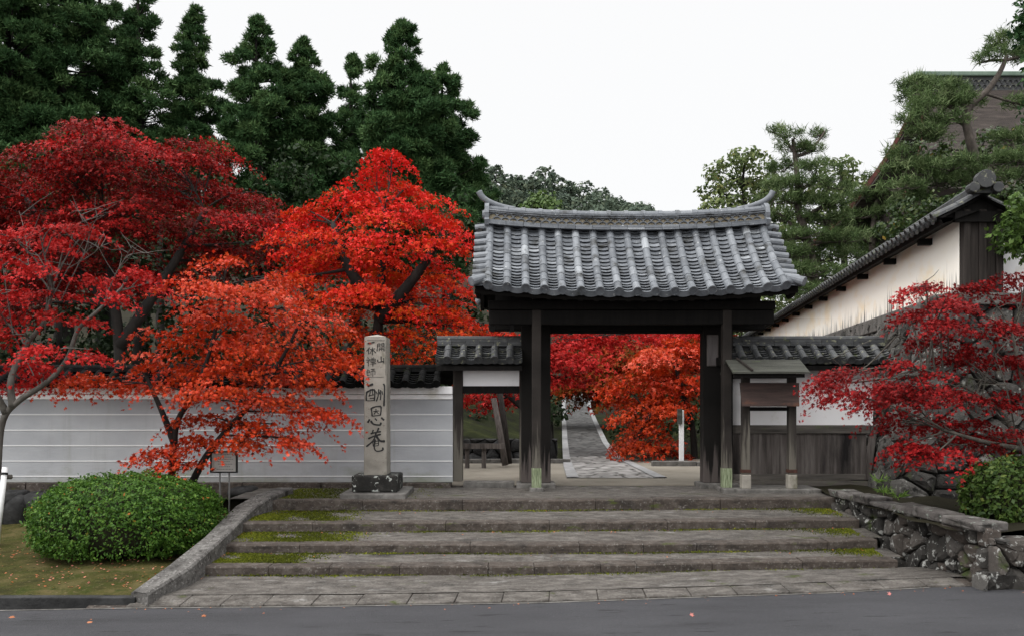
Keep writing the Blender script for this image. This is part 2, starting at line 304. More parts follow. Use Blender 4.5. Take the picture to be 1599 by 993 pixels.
LF = {}
LF['scarlet'] = leafmat('scarlet_maple_leaf', [(0, (.46, .07, .006)), (.35, (.52, .03, .006)), (.7, (.56, .013, .009)), (1, (.64, .024, .022))], .2, .55, .12)
LF['orange'] = leafmat('orange_maple_leaf', [(0, (.20, .015, .004)), (.35, (.47, .05, .006)), (.7, (.50, .028, .007)), (1, (.58, .10, .055))], .2, .5, .18)
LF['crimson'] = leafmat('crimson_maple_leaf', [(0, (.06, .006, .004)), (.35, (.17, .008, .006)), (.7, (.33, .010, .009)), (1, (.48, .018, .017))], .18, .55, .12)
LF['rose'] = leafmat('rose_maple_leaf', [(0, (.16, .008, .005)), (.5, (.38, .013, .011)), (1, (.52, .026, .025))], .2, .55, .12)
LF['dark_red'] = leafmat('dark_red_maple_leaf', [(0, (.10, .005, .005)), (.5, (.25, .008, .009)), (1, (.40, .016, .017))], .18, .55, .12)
LF['turning'] = leafmat('turning_maple_leaf', [(0, (.05, .055, .010)), (.35, (.16, .06, .010)), (.65, (.36, .045, .012)), (1, (.52, .03, .022))], .35, .55, .12)
LF['cedar'] = leafmat('cedar_needle', [(0, (.010, .028, .010)), (.5, (.036, .080, .028)), (1, (.11, .18, .065))], .18, .7, .08)
LF['pine'] = leafmat('pine_needle', [(0, (.026, .048, .016)), (.5, (.082, .128, .045)), (1, (.20, .25, .12))], .25, .6, .12)
LF['azalea'] = leafmat('azalea_leaf', [(0, (.022, .06, .010)), (.5, (.06, .135, .018)), (.93, (.13, .22, .035)), (1, (.36, .13, .03))], .28, .45, .15)
LF['azalea_dark'] = leafmat('dark_azalea_leaf', [(0, (.016, .035, .008)), (.5, (.045, .08, .016)), (.92, (.10, .13, .03)), (1, (.36, .12, .03))], .25, .45, .15)
LF['broad'] = leafmat('broad_leaf', [(0, (.04, .065, .022)), (.5, (.115, .155, .055)), (.9, (.22, .24, .10)), (1, (.32, .25, .08))], .3, .6, .12)
LF['broad_light'] = leafmat('light_green_leaf', [(0, (.05, .085, .025)), (.5, (.085, .14, .04)), (1, (.14, .2, .06))], .25, .5)
LF['holly'] = leafmat('glossy_leaf', [(0, (.012, .025, .008)), (.5, (.03, .055, .014)), (.88, (.07, .09, .02)), (1, (.30, .2, .03))], .2, .35)
LF['bright'] = leafmat('bright_conifer_leaf', [(0, (.03, .06, .012)), (.5, (.07, .125, .025)), (1, (.13, .2, .045))], .25, .5)
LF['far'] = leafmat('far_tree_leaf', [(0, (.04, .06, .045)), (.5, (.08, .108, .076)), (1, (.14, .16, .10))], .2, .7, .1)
LF['shade'] = leafmat('evergreen_leaf_painted_shade', [(0, (.006, .012, .005)), (.5, (.014, .026, .009)), (1, (.035, .05, .02))], .1, .6, .1)  # understory shade is put into the leaf colour, darker than the glossy leaf
LF['fern'] = leafmat('fern_leaf', [(0, (.06, .12, .015)), (1, (.16, .26, .05))], .35)
LF['moss'] = leafmat('moss_tuft', [(0, (.018, .02, .004)), (.5, (.06, .072, .007)), (1, (.17, .18, .02))], .1, .9, .05)
LF['dry'] = leafmat('fallen_leaf', [(0, (.35, .10, .03)), (.5, (.5, .2, .1)), (1, (.6, .22, .2))], .3)

# ------------------------------------------------------------------ foliage engine
def star(lobes=5, cup=-.18):
    vs = [(0, -.15, 0)]; fs = []
    angs = [math.radians(a) for a in ([-62, -30, 0, 30, 62] if lobes == 5 else [-55, 0, 55])]
    lens = [.62, .9, 1.0, .9, .62] if lobes == 5 else [.75, 1, .75]
    for a, l in zip(angs, lens):
        a = a * 1.6
        d = (math.sin(a), math.cos(a)); e = (d[1], -d[0]); b = len(vs); wd = .17 if lobes == 5 else .26
        vs += [(d[0] * l * .42 - e[0] * wd, d[1] * l * .42 - e[1] * wd, cup * .3), (d[0] * l, d[1] * l, cup), (d[0] * l * .42 + e[0] * wd, d[1] * l * .42 + e[1] * wd, cup * .3)]
        fs.append((0, b + 2, b + 1, b))
    return np.array(vs), fs
STAR5 = star(5); STAR3 = star(3)
KITE = (np.array([(0, -.5, 0), (.32, 0, -.06), (0, .6, -.1), (-.32, 0, -.06)]), [(0, 1, 2, 3)])
BLADE = (np.array([(-.09, 0, 0), (.09, 0, 0), (.05, .6, .05), (0, 1, .16), (-.05, .6, .05)]), [(0, 1, 2, 3, 4)])
NEEDLE = (np.array([(-.06, 0, 0), (.06, 0, 0), (0, 1, 0)]), [(0, 1, 2)])
WEDGE = (np.array([(-.17, 0, 0), (.17, 0, 0), (.0, 1, .1)]), [(0, 1, 2)])
FAN = (np.array([(0, 0, 0), (.34, .55, .03), (.2, .95, .08), (0, .62, .05), (-.2, 1, .1), (-.34, .5, .02)]), [(0, 1, 2, 3), (0, 3, 4, 5)])

def unit(a): return a / (np.linalg.norm(a, axis=-1, keepdims=True) + 1e-9)
def leaf_data(P, Nn, T, size, tmpl, tint):
    tv, tf = tmpl
    n = len(P); k = len(tv)
    Nn = unit(Nn); T = unit(T - Nn * np.sum(T * Nn, 1, keepdims=True)); B = np.cross(Nn, T)
    V = P[:, None, :] + size[:, None, None] * (tv[None, :, 0, None] * B[:, None, :] + tv[None, :, 1, None] * T[:, None, :] + tv[None, :, 2, None] * Nn[:, None, :])
    off = (np.arange(n) * k)[:, None]
    flat = np.concatenate([(off + np.array(f)[None, :]) for f in tf], axis=1)
    cnt = np.tile(np.array([len(f) for f in tf]), n)
    return V.reshape(-1, 3), flat.ravel(), cnt, np.repeat(np.clip(tint, 0, 1), k)
def leaves(name, P, Nn, T, size, tmpl, tint, m, parent=None, origin=None):
    V, f, c, t = leaf_data(P, Nn, T, size, tmpl, tint)
    return mesh_np(name, V, f, c, m, parent, t, False, origin)
def ball(n, lo=0.0):
    d = unit(rng.normal(size=(n, 3))); r = (lo ** 3 + (1 - lo ** 3) * rng.random(n)) ** (1 / 3); return d * r[:, None]

def branch_path(a, b, sag=.12, n=5, wob=.05):
    a = np.array(a, float); b = np.array(b, float); d = np.linalg.norm(b - a); out = []
    c = (a + b) / 2 + np.array([0, 0, sag * d]) + rng.normal(size=3) * wob * d
    for i in range(n + 1):
        t = i / n; out.append((1 - t) ** 2 * a + 2 * t * (1 - t) * c + t * t * b)
    return out

def px_blobs(lst, d0, dr):
    """blobs given as (px, py, rx, ry[, depth shift]) on the photograph, placed at real depth with real radii"""
    out = []
    for b in lst:
        d = d0 + (b[4] if len(b) > 4 else rng.uniform(-.5, .5) * dr)
        out.append((at(b[0], b[1], d), np.array((b[2] * d / F, min(dr, max(.35, b[2] * d / F * .8)), b[3] * d / F))))
    return out

def maple(name, label, trunks, blobs, m, leaf=.05, dens=1.0, tmpl=STAR5, bark='bark', spray=(.25, .5), group=None, hue=None, twigs=1.0, extra=None, tr0=.09, flat=.09):
    """trunks: list of polylines (world), blobs: list of (centre, radii)"""
    base = np.array(trunks[0][0]); root = thing(name, label, 'tree', base, group)
    wood = MB(); nodesP = []
    for tk in trunks:
        pts = catmull(tk, 5); rr = np.linspace(tr0, tr0 * .35, len(pts)); wood.tube(pts, rr, 9); nodesP += [(p, r) for p, r in zip(pts, rr)]
    NP = np.array([p for p, r in nodesP]); NR = np.array([r for p, r in nodesP])
    P = []; Nn = []; S = []; T = []
    allc = np.array([b[0] for b in blobs]); cen = allc.mean(0); zlo, zhi = allc[:, 2].min() - .3, allc[:, 2].max() + .3
    for c, rad in blobs:
        cost = np.linalg.norm(NP - c, axis=1) + np.maximum(0, NP[:, 2] - c[2]) * 1.2 + rng.random(len(NP)) * .3
        i = int(np.argmin(cost)); path = branch_path(NP[i], c, .06, 6, .07)
        r0 = NR[i] * .42; wood.tube(path, np.linspace(max(.012, r0), .008, 7), 6, caps=False)
        vol = rad[0] * rad[1] * rad[2]; ns = max(4, int(dens * 5.2 * (rad[0] * rad[1] * max(rad[2], .12)) ** .62 * 6))
        q = ball(ns, .25) * rad + c
        sr = rng.uniform(spray[0], spray[1], ns)
        for k in range(ns):
            out = q[k] - cen; out[2] = 0; out = out / (np.linalg.norm(out) + 1e-6)
            nl = int(rng.uniform(.7, 1.3) * 62 * dens * (sr[k] / .38) ** 2 * (.055 / leaf) ** 1.5)
            if nl < 3: continue
            a = rng.random(nl) * 2 * math.pi; rr = np.sqrt(rng.random(nl)) * sr[k] * (1 + .35 * np.sin(a * 3 + k))
            xy = np.stack([np.cos(a) * rr, np.sin(a) * rr], 1)
            droop = -.35 * rr ** 2 / sr[k] + rng.normal(size=nl) * flat * sr[k] - .25 * (xy @ out[:2])
            P.append(np.concatenate([xy + q[k][:2], (droop + q[k][2])[:, None]], 1))
            rn = rng.normal(size=(nl, 3)); Nn.append(np.array([0, 0, .75]) + .55 * out + .62 * rn)
            T.append(np.concatenate([xy / (sr[k]) , np.full((nl, 1), -.5)], 1) + .5 * rng.normal(size=(nl, 3)))
            hz = (q[k][2] - zlo) / (zhi - zlo)
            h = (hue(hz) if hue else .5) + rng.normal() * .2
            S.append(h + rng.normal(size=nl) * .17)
            if rng.random() < .55 * twigs:
                j = int(rng.integers(2, len(path)))
                wood.tube(branch_path(path[j], q[k], .1, 4, .08), np.linspace(.011, .004, 5), 4, caps=False)
    if extra: extra(wood)
    wood.build('trunk', G[bark], root, True)
    P = np.concatenate(P); n = len(P)
    leaves('crown', P, np.concatenate(Nn), np.concatenate(T), leaf * rng.uniform(.7, 1.25, n), tmpl, np.concatenate(S), m, root)
    return root, n

def cedar(name, label, px, py, hw, pyb, d, dens=1.0, gap=.25, group='tall cedars behind the maples'):
    top = at(px, py, d); Rb = hw * d / F; zb = CZ - (pyb - HY) * d / F; Hh = top[2] - zb
    gz = ground(top[0], d); root = thing(name, label, 'tree', (top[0], d, gz), group)
    w = MB(); lean = rng.normal() * .15
    pts = [(top[0] + lean * (1 - t) * 0 + .12 * math.sin(t * 5), d, gz + (top[2] - .3 - gz) * t) for t in np.linspace(0, 1, 12)]
    w.tube(pts, np.linspace(.34, .03, 12), 8)
    P = []; T = []; N_ = []; S = []; Z = []
    nb = int(440 * dens * (Hh / 12) * (Rb / 2))
    for k in range(nb):
        t = rng.random() ** .7 if k > 9 else k * .008; az = rng.random() * 2 * math.pi
        Rr = Rb * (t ** .66) * (1 + .30 * math.sin(az * 2.3 + t * 15 + px) + .20 * math.sin(t * 44 + px + az)); rr = Rr * rng.uniform(.35, 1.0)
        if k > 9 and rng.random() < gap * .9 and math.sin(t * 26 + az * 3 + px * .1) > .0: continue
        c = np.array((top[0] + math.cos(az) * rr, d + math.sin(az) * rr, top[2] - .12 - t * Hh + .15 * rr))
        cr = rng.uniform(.26, .5) * (.22 + .9 * t ** .4)
        zr = c[2] - .3 * rr
        if rng.random() < .5: w.tube(branch_path((top[0], d, zr), c, -.08, 3, .05), [.04, .03, .022, .012], 4, caps=False)
        n = int(520 * (cr / .4) ** 1.7) + 30; dr = unit(rng.normal(size=(n, 3)) + np.array((math.cos(az) * .5, math.sin(az) * .5, .35)))
        P.append(c + dr * (cr * rng.uniform(.1, 1.0, n))[:, None] * np.array((1.05, 1.05, .7))); T.append(.55 * dr + np.array((math.cos(az) * .25, math.sin(az) * .25, .45)) + .5 * rng.normal(size=(n, 3)))
        N_.append(rng.normal(size=(n, 3)) + np.array((0, 0, .4)))
        S.append(.42 + rng.normal() * .13 + rng.normal(size=n) * .13 + .15 * (1 - t)); Z.append(rng.uniform(.09, .21, n))
    w.build('trunk', G['bark_dark'], root, True)
    leaves('crown', np.concatenate(P), np.concatenate(N_), np.concatenate(T), np.concatenate(Z), WEDGE, np.concatenate(S), LF['cedar'], root)
    return root

def leafy(name, label, cat, blobs, m, trunk, leaf=.2, n_per=1.0, bark='bark_dark', tmpl=KITE, group=None, lo=.45, base=None, clump=.28, tr=.2):
    base = np.array(trunk[0]) if base is None else np.array(base)
    root = thing(name, label, cat, base, group)
    w = MB(); pts = catmull(trunk, 4); w.tube(pts, np.linspace(tr, tr * .4, len(pts)), 8); tp = np.array(pts)
    P = []; N_ = []; T = []; S = []
    for c, rad in blobs:
        i = int(np.argmin(np.linalg.norm(tp - c, axis=1) + np.maximum(0, tp[:, 2] - c[2])))
        w.tube(branch_path(tp[i], c, .05, 4, .05), np.linspace(tr * .4, tr * .1, 5), 5, caps=False)
        A = (rad[0] * rad[1] + rad[0] * rad[2] + rad[1] * rad[2]) / 3
        nc = max(6, int(n_per * 5.0 * A / (clump * max(rad)) ** 2))
        q = ball(nc, lo)
        for k in range(nc):
            cr = clump * max(rad) * rng.uniform(.6, 1.25); n = max(6, int(n_per * 5 * (cr / leaf) ** 1.7))
            o = ball(n, .3) * cr * np.array((1, 1, .7)); P.append(c + q[k] * rad + o)
            N_.append(unit(o) + q[k] * .6 + np.array((0, 0, .5)) + .5 * rng.normal(size=(n, 3))); T.append(o + .6 * rng.normal(size=(n, 3)) * cr)
            S.append(.45 + rng.normal() * .14 + rng.normal(size=n) * .15)
    w.build('trunk', G[bark], root, True)
    P = np.concatenate(P); n = len(P)
    leaves('crown', P, np.concatenate(N_), np.concatenate(T), leaf * rng.uniform(.7, 1.3, n), tmpl, np.concatenate(S), m, root)
    return root

def pine(name, label, trunk, limbs, pads, tuft=.16, group=None, dens=1.0, tr=.16):
    root = thing(name, label, 'tree', trunk[0], group)
    w = MB(); pts = catmull(trunk, 6); w.tube(pts, np.linspace(tr, tr * .3, len(pts)), 9); tp = list(pts); trd = list(np.linspace(tr, tr * .3, len(pts)))
    for lb in limbs:
        q = catmull(lb[0], 5); w.tube(q, np.linspace(lb[1], lb[1] * .3, len(q)), 7); tp += q; trd += list(np.linspace(lb[1], lb[1] * .3, len(q)))
    tp = np.array(tp)
    P = []; T = []; S = []
    for c, rad in pads:
        i = int(np.argmin(np.linalg.norm(tp - c, axis=1) + .8 * np.maximum(0, tp[:, 2] - c[2])))
        pth = branch_path(tp[i], c - np.array((0, 0, rad[2] * .6)), -.06, 5, .1); w.tube(pth, np.linspace(max(.03, trd[i] * .5), .02, 6), 6, caps=False)
        rad = rad * np.array((1.22, 1.1, 1.0)); nt_ = max(10, int(dens * 30 * (rad[0] * rad[1]) ** .85 / (tuft / .16) ** 2 * (1 + rad[2])))
        q = ball(nt_, .1); q[:, 2] = np.abs(q[:, 2]) * 1.2 - .35
        q = q * rad + c
        for k in range(nt_):
            if rng.random() < .3: w.tube([pth[-1 - int(rng.integers(0, 3))], (pth[-1] + q[k]) / 2 - np.array((0, 0, .04)), q[k]], [.014, .01, .006], 4, caps=False)
            n = 46; dr = unit(rng.normal(size=(n, 3)) + np.array((0, 0, .75)) + .35 * (q[k] - c) / rad)
            P.append(np.repeat(q[k][None], n, 0) + rng.normal(size=(n, 3)) * tuft * .28); T.append(dr)
            S.append(.45 + rng.normal() * .15 + rng.normal(size=n) * .15 + .15 * (q[k][2] - c[2]) / rad[2])
    w.build('trunk', G['bark_pine'], root, True)
    P = np.concatenate(P); n = len(P)
    leaves('crown', P, rng.normal(size=(n, 3)), np.concatenate(T), tuft * rng.uniform(.55, 1.05, n), NEEDLE, np.concatenate(S), LF['pine'], root)
    return root

def shrub(name, label, cat, c, rad, m, leaf, n, group=None, bare=None):
    """clipped shrub: a shell of leaves over a twiggy core"""
    root = thing(name, label, cat, (c[0], c[1], c[2] - rad[2] * .5), group)
    d = unit(rng.normal(size=(int(n * 1.6), 3))); d = d[d[:, 2] > -.55][:n]
    ph = np.sin(d[:, 0] * 7 + 1) * np.sin(d[:, 1] * 6) * .025 + np.sin(d[:, 0] * 15 + d[:, 2] * 13) * .018
    pw = np.array(rad)
    rr = (rng.uniform(.9, 1.03, len(d)) + ph)[:, None]
    sq = np.sign(d) * np.abs(d) ** np.array((.9, .9, .8))
    P = np.array(c) + sq * pw * rr
    if bare is not None:
        keep = ~((np.linalg.norm((P - np.array(bare[0])) / np.array(bare[1]), axis=1) < 1) & (rng.random(len(P)) < .75)); P = P[keep]; d = d[keep]
    cl = .14 * np.sin(P[:, 0] * 19 + 3 * np.sin(P[:, 2] * 13)) * np.sin(P[:, 2] * 23 + P[:, 1] * 17); P = P + unit(d) * (cl * .30 + (rng.random(len(P)) < .035) * rng.uniform(.02, .09, len(P)))[:, None]
    N_ = d * .7 + np.array((0, 0, .35)) + .6 * rng.normal(size=P.shape); T = d + .9 * rng.normal(size=P.shape)
    leaves('foliage', P, N_, T, leaf * rng.uniform(.7, 1.3, len(P)), KITE, .42 + rng.normal(size=len(P)) * .2 + .8 * cl, m, root)
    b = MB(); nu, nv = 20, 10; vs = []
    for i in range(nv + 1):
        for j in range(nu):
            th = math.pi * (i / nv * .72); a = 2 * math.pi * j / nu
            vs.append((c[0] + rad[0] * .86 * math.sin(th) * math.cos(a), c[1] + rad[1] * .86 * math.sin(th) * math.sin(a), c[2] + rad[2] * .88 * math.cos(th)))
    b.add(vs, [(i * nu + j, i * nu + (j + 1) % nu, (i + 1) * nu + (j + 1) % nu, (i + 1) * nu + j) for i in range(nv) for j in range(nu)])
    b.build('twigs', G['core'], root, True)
    return root

# ------------------------------------------------------------------ ground, road, steps (the setting)
def sstep(a, b, x): t = min(1, max(0, (x - a) / (b - a))); return t * t * (3 - 2 * t)
WX0, WD0, WDX = 6.48, 13.0, .150                      # terrace wall: near end x, depth and drift per metre
def wallx(y): return WX0 + (y - WD0) * WDX
def pathc(y):                                         # centre line of the uphill path
    return float(np.interp(y, [15, 17, 20.5, 30, 41, 60], [(965 - 799.5) * 15.8 / F, (945 - 799.5) * 17 / F, (923 - 799.5) * 20.5 / F, (907 - 799.5) * 30 / F, (899 - 799.5) * 41 / F, 4.5]))
def ground(x, y):
    if y < 14.35 and x < wallx(y) - .2: return -.3
    p = sstep(1.1, 4.0, abs(x - pathc(y)))
    z = .45 + .054 * max(0, min(y, 60) - 20.6) + p * .08 + p * .1 * max(0, min(y, 36) - 19.5)
    z += max(0, y - 48) * (.05 + .20 * sstep(22, 2, x - (y - 48) * .08)) * (1 - .75 * sstep(170, 330, y))
    t = sstep(wallx(y) + .0, wallx(y) + .5, x)
    if y > 12.95: z = z * (1 - t) + max(z, 3.35) * t
    elif x > wallx(12.7): z = -.3
    return z
def grid(name, xs, ys, zf, m, kind='structure'):
    xs = np.array(xs); ys = np.array(ys); V = [(x, y, zf(x, y)) for y in ys for x in xs]; nx = len(xs); f = []
    for j in range(len(ys) - 1):
        for i in range(nx - 1): f += [j * nx + i, j * nx + i + 1, (j + 1) * nx + i + 1, (j + 1) * nx + i]
    o = mesh_np(name, V, f, [4] * (len(f) // 4), m, None, None, True); o['kind'] = kind; return o
grid('terrain', sorted(set(list(np.arange(-14, 16.01, .5)) + list(np.arange(-120, 160.1, 6)))), sorted(set([7.5, 9, 11, 12.5, 12.92, 12.98, 13.2, 13.5, 14, 14.34, 14.36] + list(np.arange(15, 50, .7)) + list(np.arange(50, 400, 8)))), ground, G['earth'])

def roadz(x): return .012 * max(-12, min(12, x))
edge = [onz(-900, 952, 0), onz(0, 951, -.05), onz(200, 948, -.04), onz(500, 946, -.02), onz(850, 941, 0), onz(1100, 932, .02), onz(1300, 925, .04), onz(1450, 917, .05), onz(1540, 915, .06), onz(1900, 905, .08)]
def edge_y(x): return float(np.interp(x, [p[0] for p in edge], [p[1] for p in edge]))
xs = np.array([-60, -30, -15] + list(np.arange(-9, 9.1, .5)) + [15, 30, 60]); V = []; f = []
ts = [0, .03, .1, .2, .35, .5, .7, 1]
for x in xs:
    for t in ts:
        y = edge_y(x) + .02 - t * 40; V.append((x, y, roadz(x) - .0))
nt_ = len(ts)
for i in range(len(xs) - 1):
    for j in range(nt_ - 1): f += [i * nt_ + j, i * nt_ + j + 1, (i + 1) * nt_ + j + 1, (i + 1) * nt_ + j]
o = mesh_np('road', V, f, [4] * (len(f) // 4), G['asphalt']); o['kind'] = 'structure'
b = MB()                                               # worn concrete line along the road edge
for i in range(len(edge) - 1):
    if edge[i][0] > 4.2: break
    p, q = edge[i], edge[i + 1]
    b.add([(p[0], p[1] - .035, roadz(p[0]) + .005), (q[0], q[1] - .035, roadz(q[0]) + .005), (q[0], q[1], roadz(q[0]) + .006), (p[0], p[1], roadz(p[0]) + .006)], [(0, 1, 2, 3)])
o = b.build('road_edge', G['granite']); o['kind'] = 'structure'

# step edges (left px, y), (middle), (right) with their top and the foot of the riser
E = [([(396, 780.5), (850, 780), (1306, 777)], .600, .150),
     ([(362, 816.5), (850, 815), (1335, 810.5)], .425, .115),
     ([(334, 849), (850, 850), (1180, 847), (1363, 842.5)], .285, .105),
     ([(296, 884), (850, 883), (1180, 876), (1394, 874)], .160, .100)]
def edge_line(pts, z): return [onz(px, py, z) for px, py in pts]
EL = [edge_line(p, z) for p, z, h in E]
def ly(line, x): return float(np.interp(x, [p[0] for p in line], [p[1] for p in line]))
steps = None
def sheet(xs, fy0, fy1, fz0, fz1, n=6):
    V = []; f = []
    for x in xs:
        for k in range(n + 1):
            t = k / n; y0 = fy0(x); y1 = fy1(x); V.append((x, y0 + (y1 - y0) * t, fz0(x) + (fz1(x) - fz0(x)) * t))
    for i in range(len(xs) - 1):
        for k in range(n): a = i * (n + 1) + k; f += [a, a + n + 1, a + n + 2, a + 1]
    return V, f
SV = []; SF = []
def addsheet(V, f):
    b0 = len(SV); SV.extend(V); SF.extend([b0 + i for i in f])
# platform from the top edge back to the gate sill
X0 = [-4.6, -4.4, -4.2, -3.9]; XR = [5.2, 5.35, 5.5, 5.6]
Lx = [EL[i][0][0] - .12 for i in range(4)]; Rx = [EL[i][-1][0] + .12 for i in range(4)]
KD = .26                                               # depth of the kerb stones along each step edge
addsheet(*sheet(np.linspace(Lx[0] - .3, 5.6, 40), lambda x: ly(EL[0], x) + KD - .02, lambda x: 14.6, lambda x: .594, lambda x: .598))
for i in (1, 2, 3):
    zf = E[i][1]; zb = E[i - 1][1] - E[i - 1][2]
    addsheet(*sheet(np.linspace(Lx[i] - .05, Rx[i] + .1, 40), lambda x, i=i: ly(EL[i], x) + KD - .02, lambda x, i=i: ly(EL[i - 1], x) + .03, lambda x, zf=zf: zf - .006, lambda x, zb=zb: zb))
steps = mesh_np('steps', SV, SF, [4] * (len(SF) // 4), G['tread'], None, None, False); steps['kind'] = 'structure'
cuts = [[398, 566, 722, 930, 1020, 1125, 1306], [362, 488, 696, 858, 1042, 1180, 1335], [334, 468, 734, 905, 1005, 1088, 1292, 1363], [296, 419, 514, 624, 762, 834, 938, 994, 1112, 1253, 1394]]
for i, (pts, z, h) in enumerate(E):
    ln = EL[i]; xs_ = [onz(c, float(np.interp(c, [p[0] for p in pts], [p[1] for p in pts])), z)[0] for c in cuts[i]]
    xs_[0] -= .06; xs_[-1] += .06
    for a, c in zip(xs_[:-1], xs_[1:]):
        g = .0035; dz = random.uniform(-.004, .003); b = MB(); dy = random.uniform(-.007, .007)
        m_ = max(2, int((c - a) / .22)); bx = np.linspace(a + g, c - g, m_ + 1); vs = []; fs = []
        for x in bx:
            y = ly(ln, x) + dy; j = lambda s=.004: random.uniform(-s, s) * .7
            vs += [(x, y + .004 + j(), z - h - .12), (x, y + j(), z - .016 + dz + j(.005)), (x, y + .012 + j(.003), z + dz + j(.003)), (x, y + KD, z + dz + j(.003)), (x, y + KD, z - h - .12)]
        for k in range(m_):
            for q in range(4): s0 = k * 5 + q; fs.append((s0, s0 + 5, s0 + 6, s0 + 1))
        fs += [(0, 1, 2, 3, 4), tuple(m_ * 5 + q for q in (4, 3, 2, 1, 0))]
        b.add(vs, fs); b.build('kerb_stone', G['kerb'], steps)
# sloping apron and the row of paving slabs at the road
apl = [onz(226, 928, .035), onz(520, 927, .045), onz(850, 922, .05), onz(1180, 912, .07), onz(1330, 906, .09), onz(1480, 900, .11)]
V = []; f = []; xa0, xa1 = apl[0][0] + .05, 5.1; xb0, xb1 = EL[3][0][0] - .1, 4.75
for i in range(45):
    for k in range(7):
        t = k / 6; x = (xa0 + (xa1 - xa0) * i / 44) * (1 - t) + (xb0 + (xb1 - xb0) * i / 44) * t
        y0, y1 = ly(apl, x), ly(EL[3], x) + .06; z0_ = ly([(p[0], p[2]) for p in apl], x); V.append((x, y0 + (y1 - y0) * t, z0_ + (.062 + .0016 * x - z0_) * t))
for i in range(44):
    for k in range(6): q = i * 7 + k; f += [q, q + 7, q + 8, q + 1]
o = mesh_np('apron', V, f, [4] * (len(f) // 4), G['tread'], None, None, True); o['kind'] = 'structure'
b = MB(); sl = [176, 265, 332, 402, 480, 552, 632, 708, 783, 858, 935, 1010, 1080, 1150, 1230, 1300, 1375, 1440, 1500]
for a, c in zip(sl[:-1], sl[1:]):
    pa = onz(a, float(np.interp(a, [176, 850, 1450], [947, 940, 916])), .03)[0]; pc = onz(c, float(np.interp(c, [176, 850, 1450], [947, 940, 916])), .03)[0]
    g = .003 + random.random() * .004; z = lambda: random.uniform(-.004, .004)
    sk = .06 * (1 - (a - 176) / 900)                   # joints lean a little
    q = [(pa + g, edge_y(pa) + .004, roadz(pa) + .022 + z()), (pc - g, edge_y(pc) + .004, roadz(pc) + .022 + z()), (pc - g + sk, ly(apl, pc) - .015, ly([(p[0], p[2]) for p in apl], pc) + z()), (pa + g + sk, ly(apl, pa) - .015, ly([(p[0], p[2]) for p in apl], pa) + z())]
    b.hexa([(x, y, zz - .15) for x, y, zz in q], q)
o = b.build('paving', G['tread'], bevel=.008); o['kind'] = 'structure'
b = MB(); V, f = sheet(np.linspace(-4.2, 4.85, 30), lambda x: edge_y(x) + .012, lambda x: ly(apl, x) + .02, lambda x: roadz(x) + .004, lambda x: ly([(p[0], p[2]) for p in apl], x) - .016)
b.add(V, [tuple(f[i:i + 4]) for i in range(0, len(f), 4)]); o = b.build('joint_bed', G['kerb']); o['kind'] = 'structure'

# left: mossy bank, drain slot with its concrete lip
def bank(x, y):
    return .04 + .05 * sstep(9.2, 14, y) + .02 * math.sin(x * 3.1) * math.sin(y * 2.3) + .012 * math.sin(x * 9 + y * 5) + .1 * sstep(11.5, 13.8, y) * sstep(-9, -5, x)
bxs = np.linspace(-14, -3.0, 60); V = []; f = []
def curb_x(y): return float(np.interp(y, [9.0, 12.95, 14.4], [-3.83, -3.22, -3.2]))
nyb = 26
for i in range(60):
    for j in range(nyb + 1):
        y = 9.0 + (14.38 - 9.0) * j / nyb; x = -14 + (curb_x(y) + .1 + 14) * i / 59; V.append((x, y, bank(x, y)))
for i in range(59):
    for j in range(nyb): a = i * (nyb + 1) + j; f += [a, a + nyb + 1, a + nyb + 2, a + 1]
o = mesh_np('moss_bank', V, f, [4] * (len(f) // 4), G['moss'], None, None, True); o['kind'] = 'structure'
b = MB(); b.box((-14, 8.895, -.25), (-3.74, 9.02, .045))
o = b.build('drain', G['dark_rock'], bevel=.01); o['kind'] = 'structure'

# sloping stone rail at the left of the steps
top = [(205, 922, 231, 926, .10), (262, 882, 296, 886, .235), (318, 838, 346, 842, .37), (366, 790, 396, 793, .55), (398, 772, 424, 774, .66), (432, 760, 458, 760, .70)]
b = MB(); vs = []; fs = []
for (ax, ay, bx_, by_, z) in top:
    p = onz(ax, ay, z); q = onz(bx_, by_, z); j = lambda: random.uniform(-.006, .006)
    vs += [(p[0], p[1], -.2), (p[0] + j(), p[1], z - .02), (p[0] + .02, p[1], z + j()), (q[0] - .02, q[1], z + j()), (q[0] + j(), q[1], z - .02), (q[0], q[1], -.2)]
for i in range(len(top) - 1):
    for k in range(5): a = i * 6 + k; fs.append((a, a + 1, a + 7, a + 6))
fs += [(5, 4, 3, 2, 1, 0), tuple((len(top) - 1) * 6 + k for k in range(6))]
b.add(vs, fs); o = b.build('stair_rail', G['rail_granite'], None, origin=onz(218, 924, .05))
tag(o, 'sloping grey stone rail running down the left side of the steps', 'stone rail')

# court beyond the gate, cobbled path with granite borders, low kerbs
o = grid('court', np.linspace(-9, 6.0, 20), np.linspace(14.5, 20.8, 10), lambda x, y: .604, G['sand'])
o = grid('moss_slope', np.linspace(-7, 8, 31), np.linspace(20.0, 36, 33), lambda x, y: ground(x, y) + .03 + .02 * math.sin(x * 3 + y), G['moss_dark'])
pl = [(885, 745.5, 1041, 745.5), (880, 727, 1000, 727), (879, 713, 966, 711), (878, 690, 949, 690), (877.5, 660, 934, 660), (877, 634, 922, 634)]
pts = []
for k, (ax, ay, bx_, by_) in enumerate(pl):
    if k < 3: z = .612 if k < 2 else .63; p = onz(ax, ay, z); q = onz(bx_, by_, z)
    else:
        dd = [25, 32, 41][k - 3]; p = at(ax, ay, dd); q = at(bx_, by_, dd)
    pts.append((p, q))
end = pts[-1]; pts.append((end[0] + np.array((.5, 8, .6)), end[1] + np.array((1.0, 8, .6))))
b = MB(); bl = MB(); vs = []; fs = []
def lerp(p, q, t): return p + (q - p) * t
P2 = []
